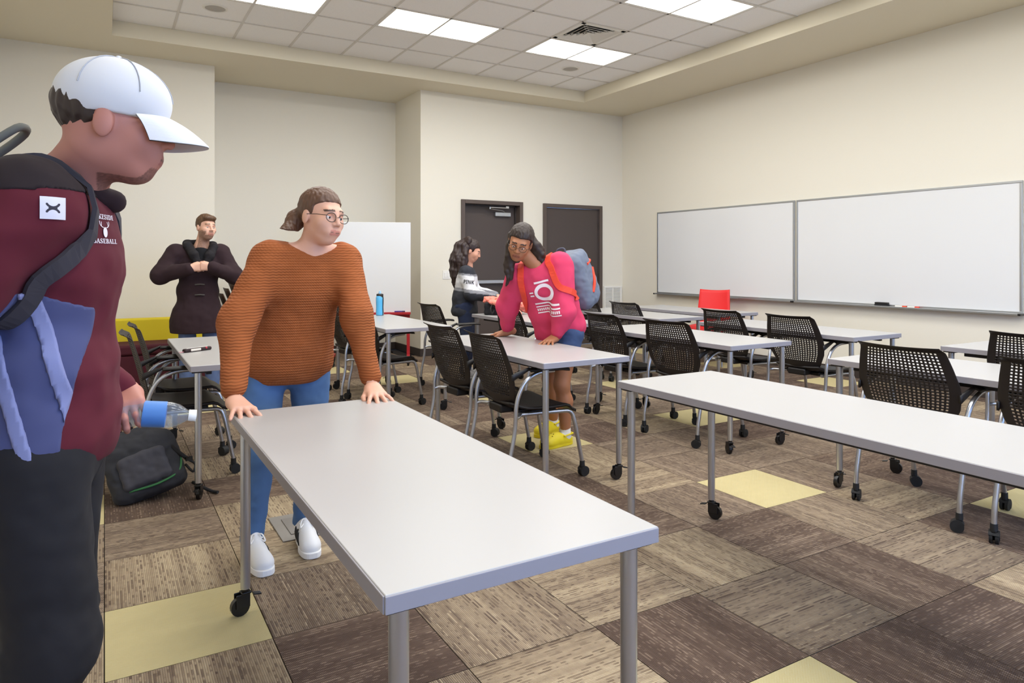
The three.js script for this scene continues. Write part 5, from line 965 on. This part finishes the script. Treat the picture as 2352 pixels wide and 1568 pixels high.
  onBody('carry_loop', curveTube([pa(-0.035, 0.235, 0.07), pa(-0.045, 0.29, 0.14), pa(-0.03, 0.33, 0.185), pa(0.03, 0.33, 0.185), pa(0.045, 0.29, 0.14), pa(0.035, 0.235, 0.07)], 0.009, 30, 8), cloth(0x6b6c66), b);
  for (const s of [-1, 1]) { const l = hugging(jf, [at(-s * 0.11, 1.44, -0.13), at(-s * 0.13, 1.5, -0.03), at(-s * 0.15, 1.44, 0.025), at(-s * 0.17, 1.33, 0.0), at(-s * 0.19, 1.22, -0.03), at(-s * 0.19, 1.12, -0.08), at(-s * 0.17, 1.06, -0.12)], 0.011); onBody('shoulder_strap', band(l, jf, 0.04, 0.009), cloth(0x35323a), b); }
  const bo = thing('drink_bottle', 'clear water bottle with blue label held by the man in the cap', 'bottle', [0.115, 0.91, -1.965]);
  const ax = V(0.985, -0.12, 0.13).normalize(), q = new THREE.Quaternion().setFromUnitVectors(V(0, 1, 0), ax), place = (g) => g.translate(0, -0.1, 0).applyQuaternion(q);
  part('bottle_body', place(lathe([[0, 0], [0.03, 0], [0.032, 0.006], [0.032, 0.05], [0.0305, 0.055], [0.032, 0.06], [0.032, 0.13], [0.026, 0.15], [0.013, 0.17], [0.0125, 0.185], [0, 0.185]], 24)), phys(0xe8f1fa, 0.08, { transmission: 0.9, thickness: 0.0, ior: 1.33 }), bo);
  part('label', place(lathe([[0.0325, 0.068], [0.0327, 0.07], [0.0327, 0.118], [0.0325, 0.12]], 24)), mat(0x4f86cc, 0.5), bo, 'blue paper label'); part('cap', place(lathe([[0.0145, 0.172], [0.0145, 0.19], [0, 0.191]], 18)), M.white, bo);
}

// ---------------------------------------------------------------- backpack on the floor
{
  const b = thing('backpack', 'dark grey backpack with green edging lying on the floor by a table leg', 'backpack', [0.16, 0, -4.36]);
  const R = axesOf([-0.12, 0.42, 1], [-0.3, 1, -0.42]), c = [0.185, 0.185, -4.335], at = (x, y, z) => [0, 1, 2].map((i) => c[i] + x * R[i] + y * R[3 + i] + z * R[6 + i]);
  const floorCut = (d, x, y, z) => smax(folds(0.008, 14, 5)(d, x, y, z), 0.003 - y, 0.01);
  soft('pack_body', [rblock(at(0, -0.03, 0), [0.125, 0.1, 0.04], 0.06, R), rblock(at(0.0, 0.1, -0.02), [0.06, 0.05, 0.02], 0.05, R)], 0.09, 0.009, cloth(0x2c2d33), b, { mod: floorCut, pad: 0.02 });
  soft('front_pocket', [rblock(at(0.0, -0.04, 0.09), [0.09, 0.06, 0.008], 0.03, R)], 0.05, 0.008, cloth(0x3d3d45), b, { mod: floorCut, pad: 0.01 });
  onBody('edging', [curveTube([at(-0.1, -0.13, 0.1), at(0.05, -0.145, 0.11), at(0.15, -0.12, 0.09), at(0.18, -0.04, 0.06), at(0.15, 0.06, 0.04), at(0.09, 0.13, 0.03)], 0.006, 40, 8)], mat(0x2f6b3c, 0.7), b, 'green edging');
  onBody('side_strap', [curveTube([at(0.04, 0.15, 0.05), at(0.12, 0.08, 0.075), at(0.18, -0.03, 0.08), at(0.205, -0.07, 0.06)], 0.011, 30, 8), curveTube([at(0.2, -0.07, 0.06), at(0.235, -0.12, 0.07), at(0.215, -0.155, 0.08), at(0.19, -0.1, 0.05)], 0.007, 30, 8)], cloth(0x1c1c20), b);
  onBody('buckle', new THREE.BoxGeometry(0.035, 0.022, 0.012).rotateY(0.3).translate(...at(0.215, -0.08, 0.075)), M.casterBlack, b);
  onBody('carry_loop', curveTube([at(-0.05, 0.17, -0.02), at(-0.055, 0.235, -0.02), at(-0.01, 0.245, -0.02), at(0.0, 0.17, -0.02)], 0.009, 24, 8), cloth(0x241a1e), b);
  onBody('loose_strap', curveTube([[0.43, 0.05, -4.3], [0.47, 0.035, -4.24], [0.52, 0.012, -4.2], [0.545, 0.012, -4.17]], 0.009, 20, 8), cloth(0x17171a), b);
}

scene.traverse((o) => { if (o.isMesh) { o.castShadow = true; o.receiveShadow = true; } });
renderer.render(scene, camera);
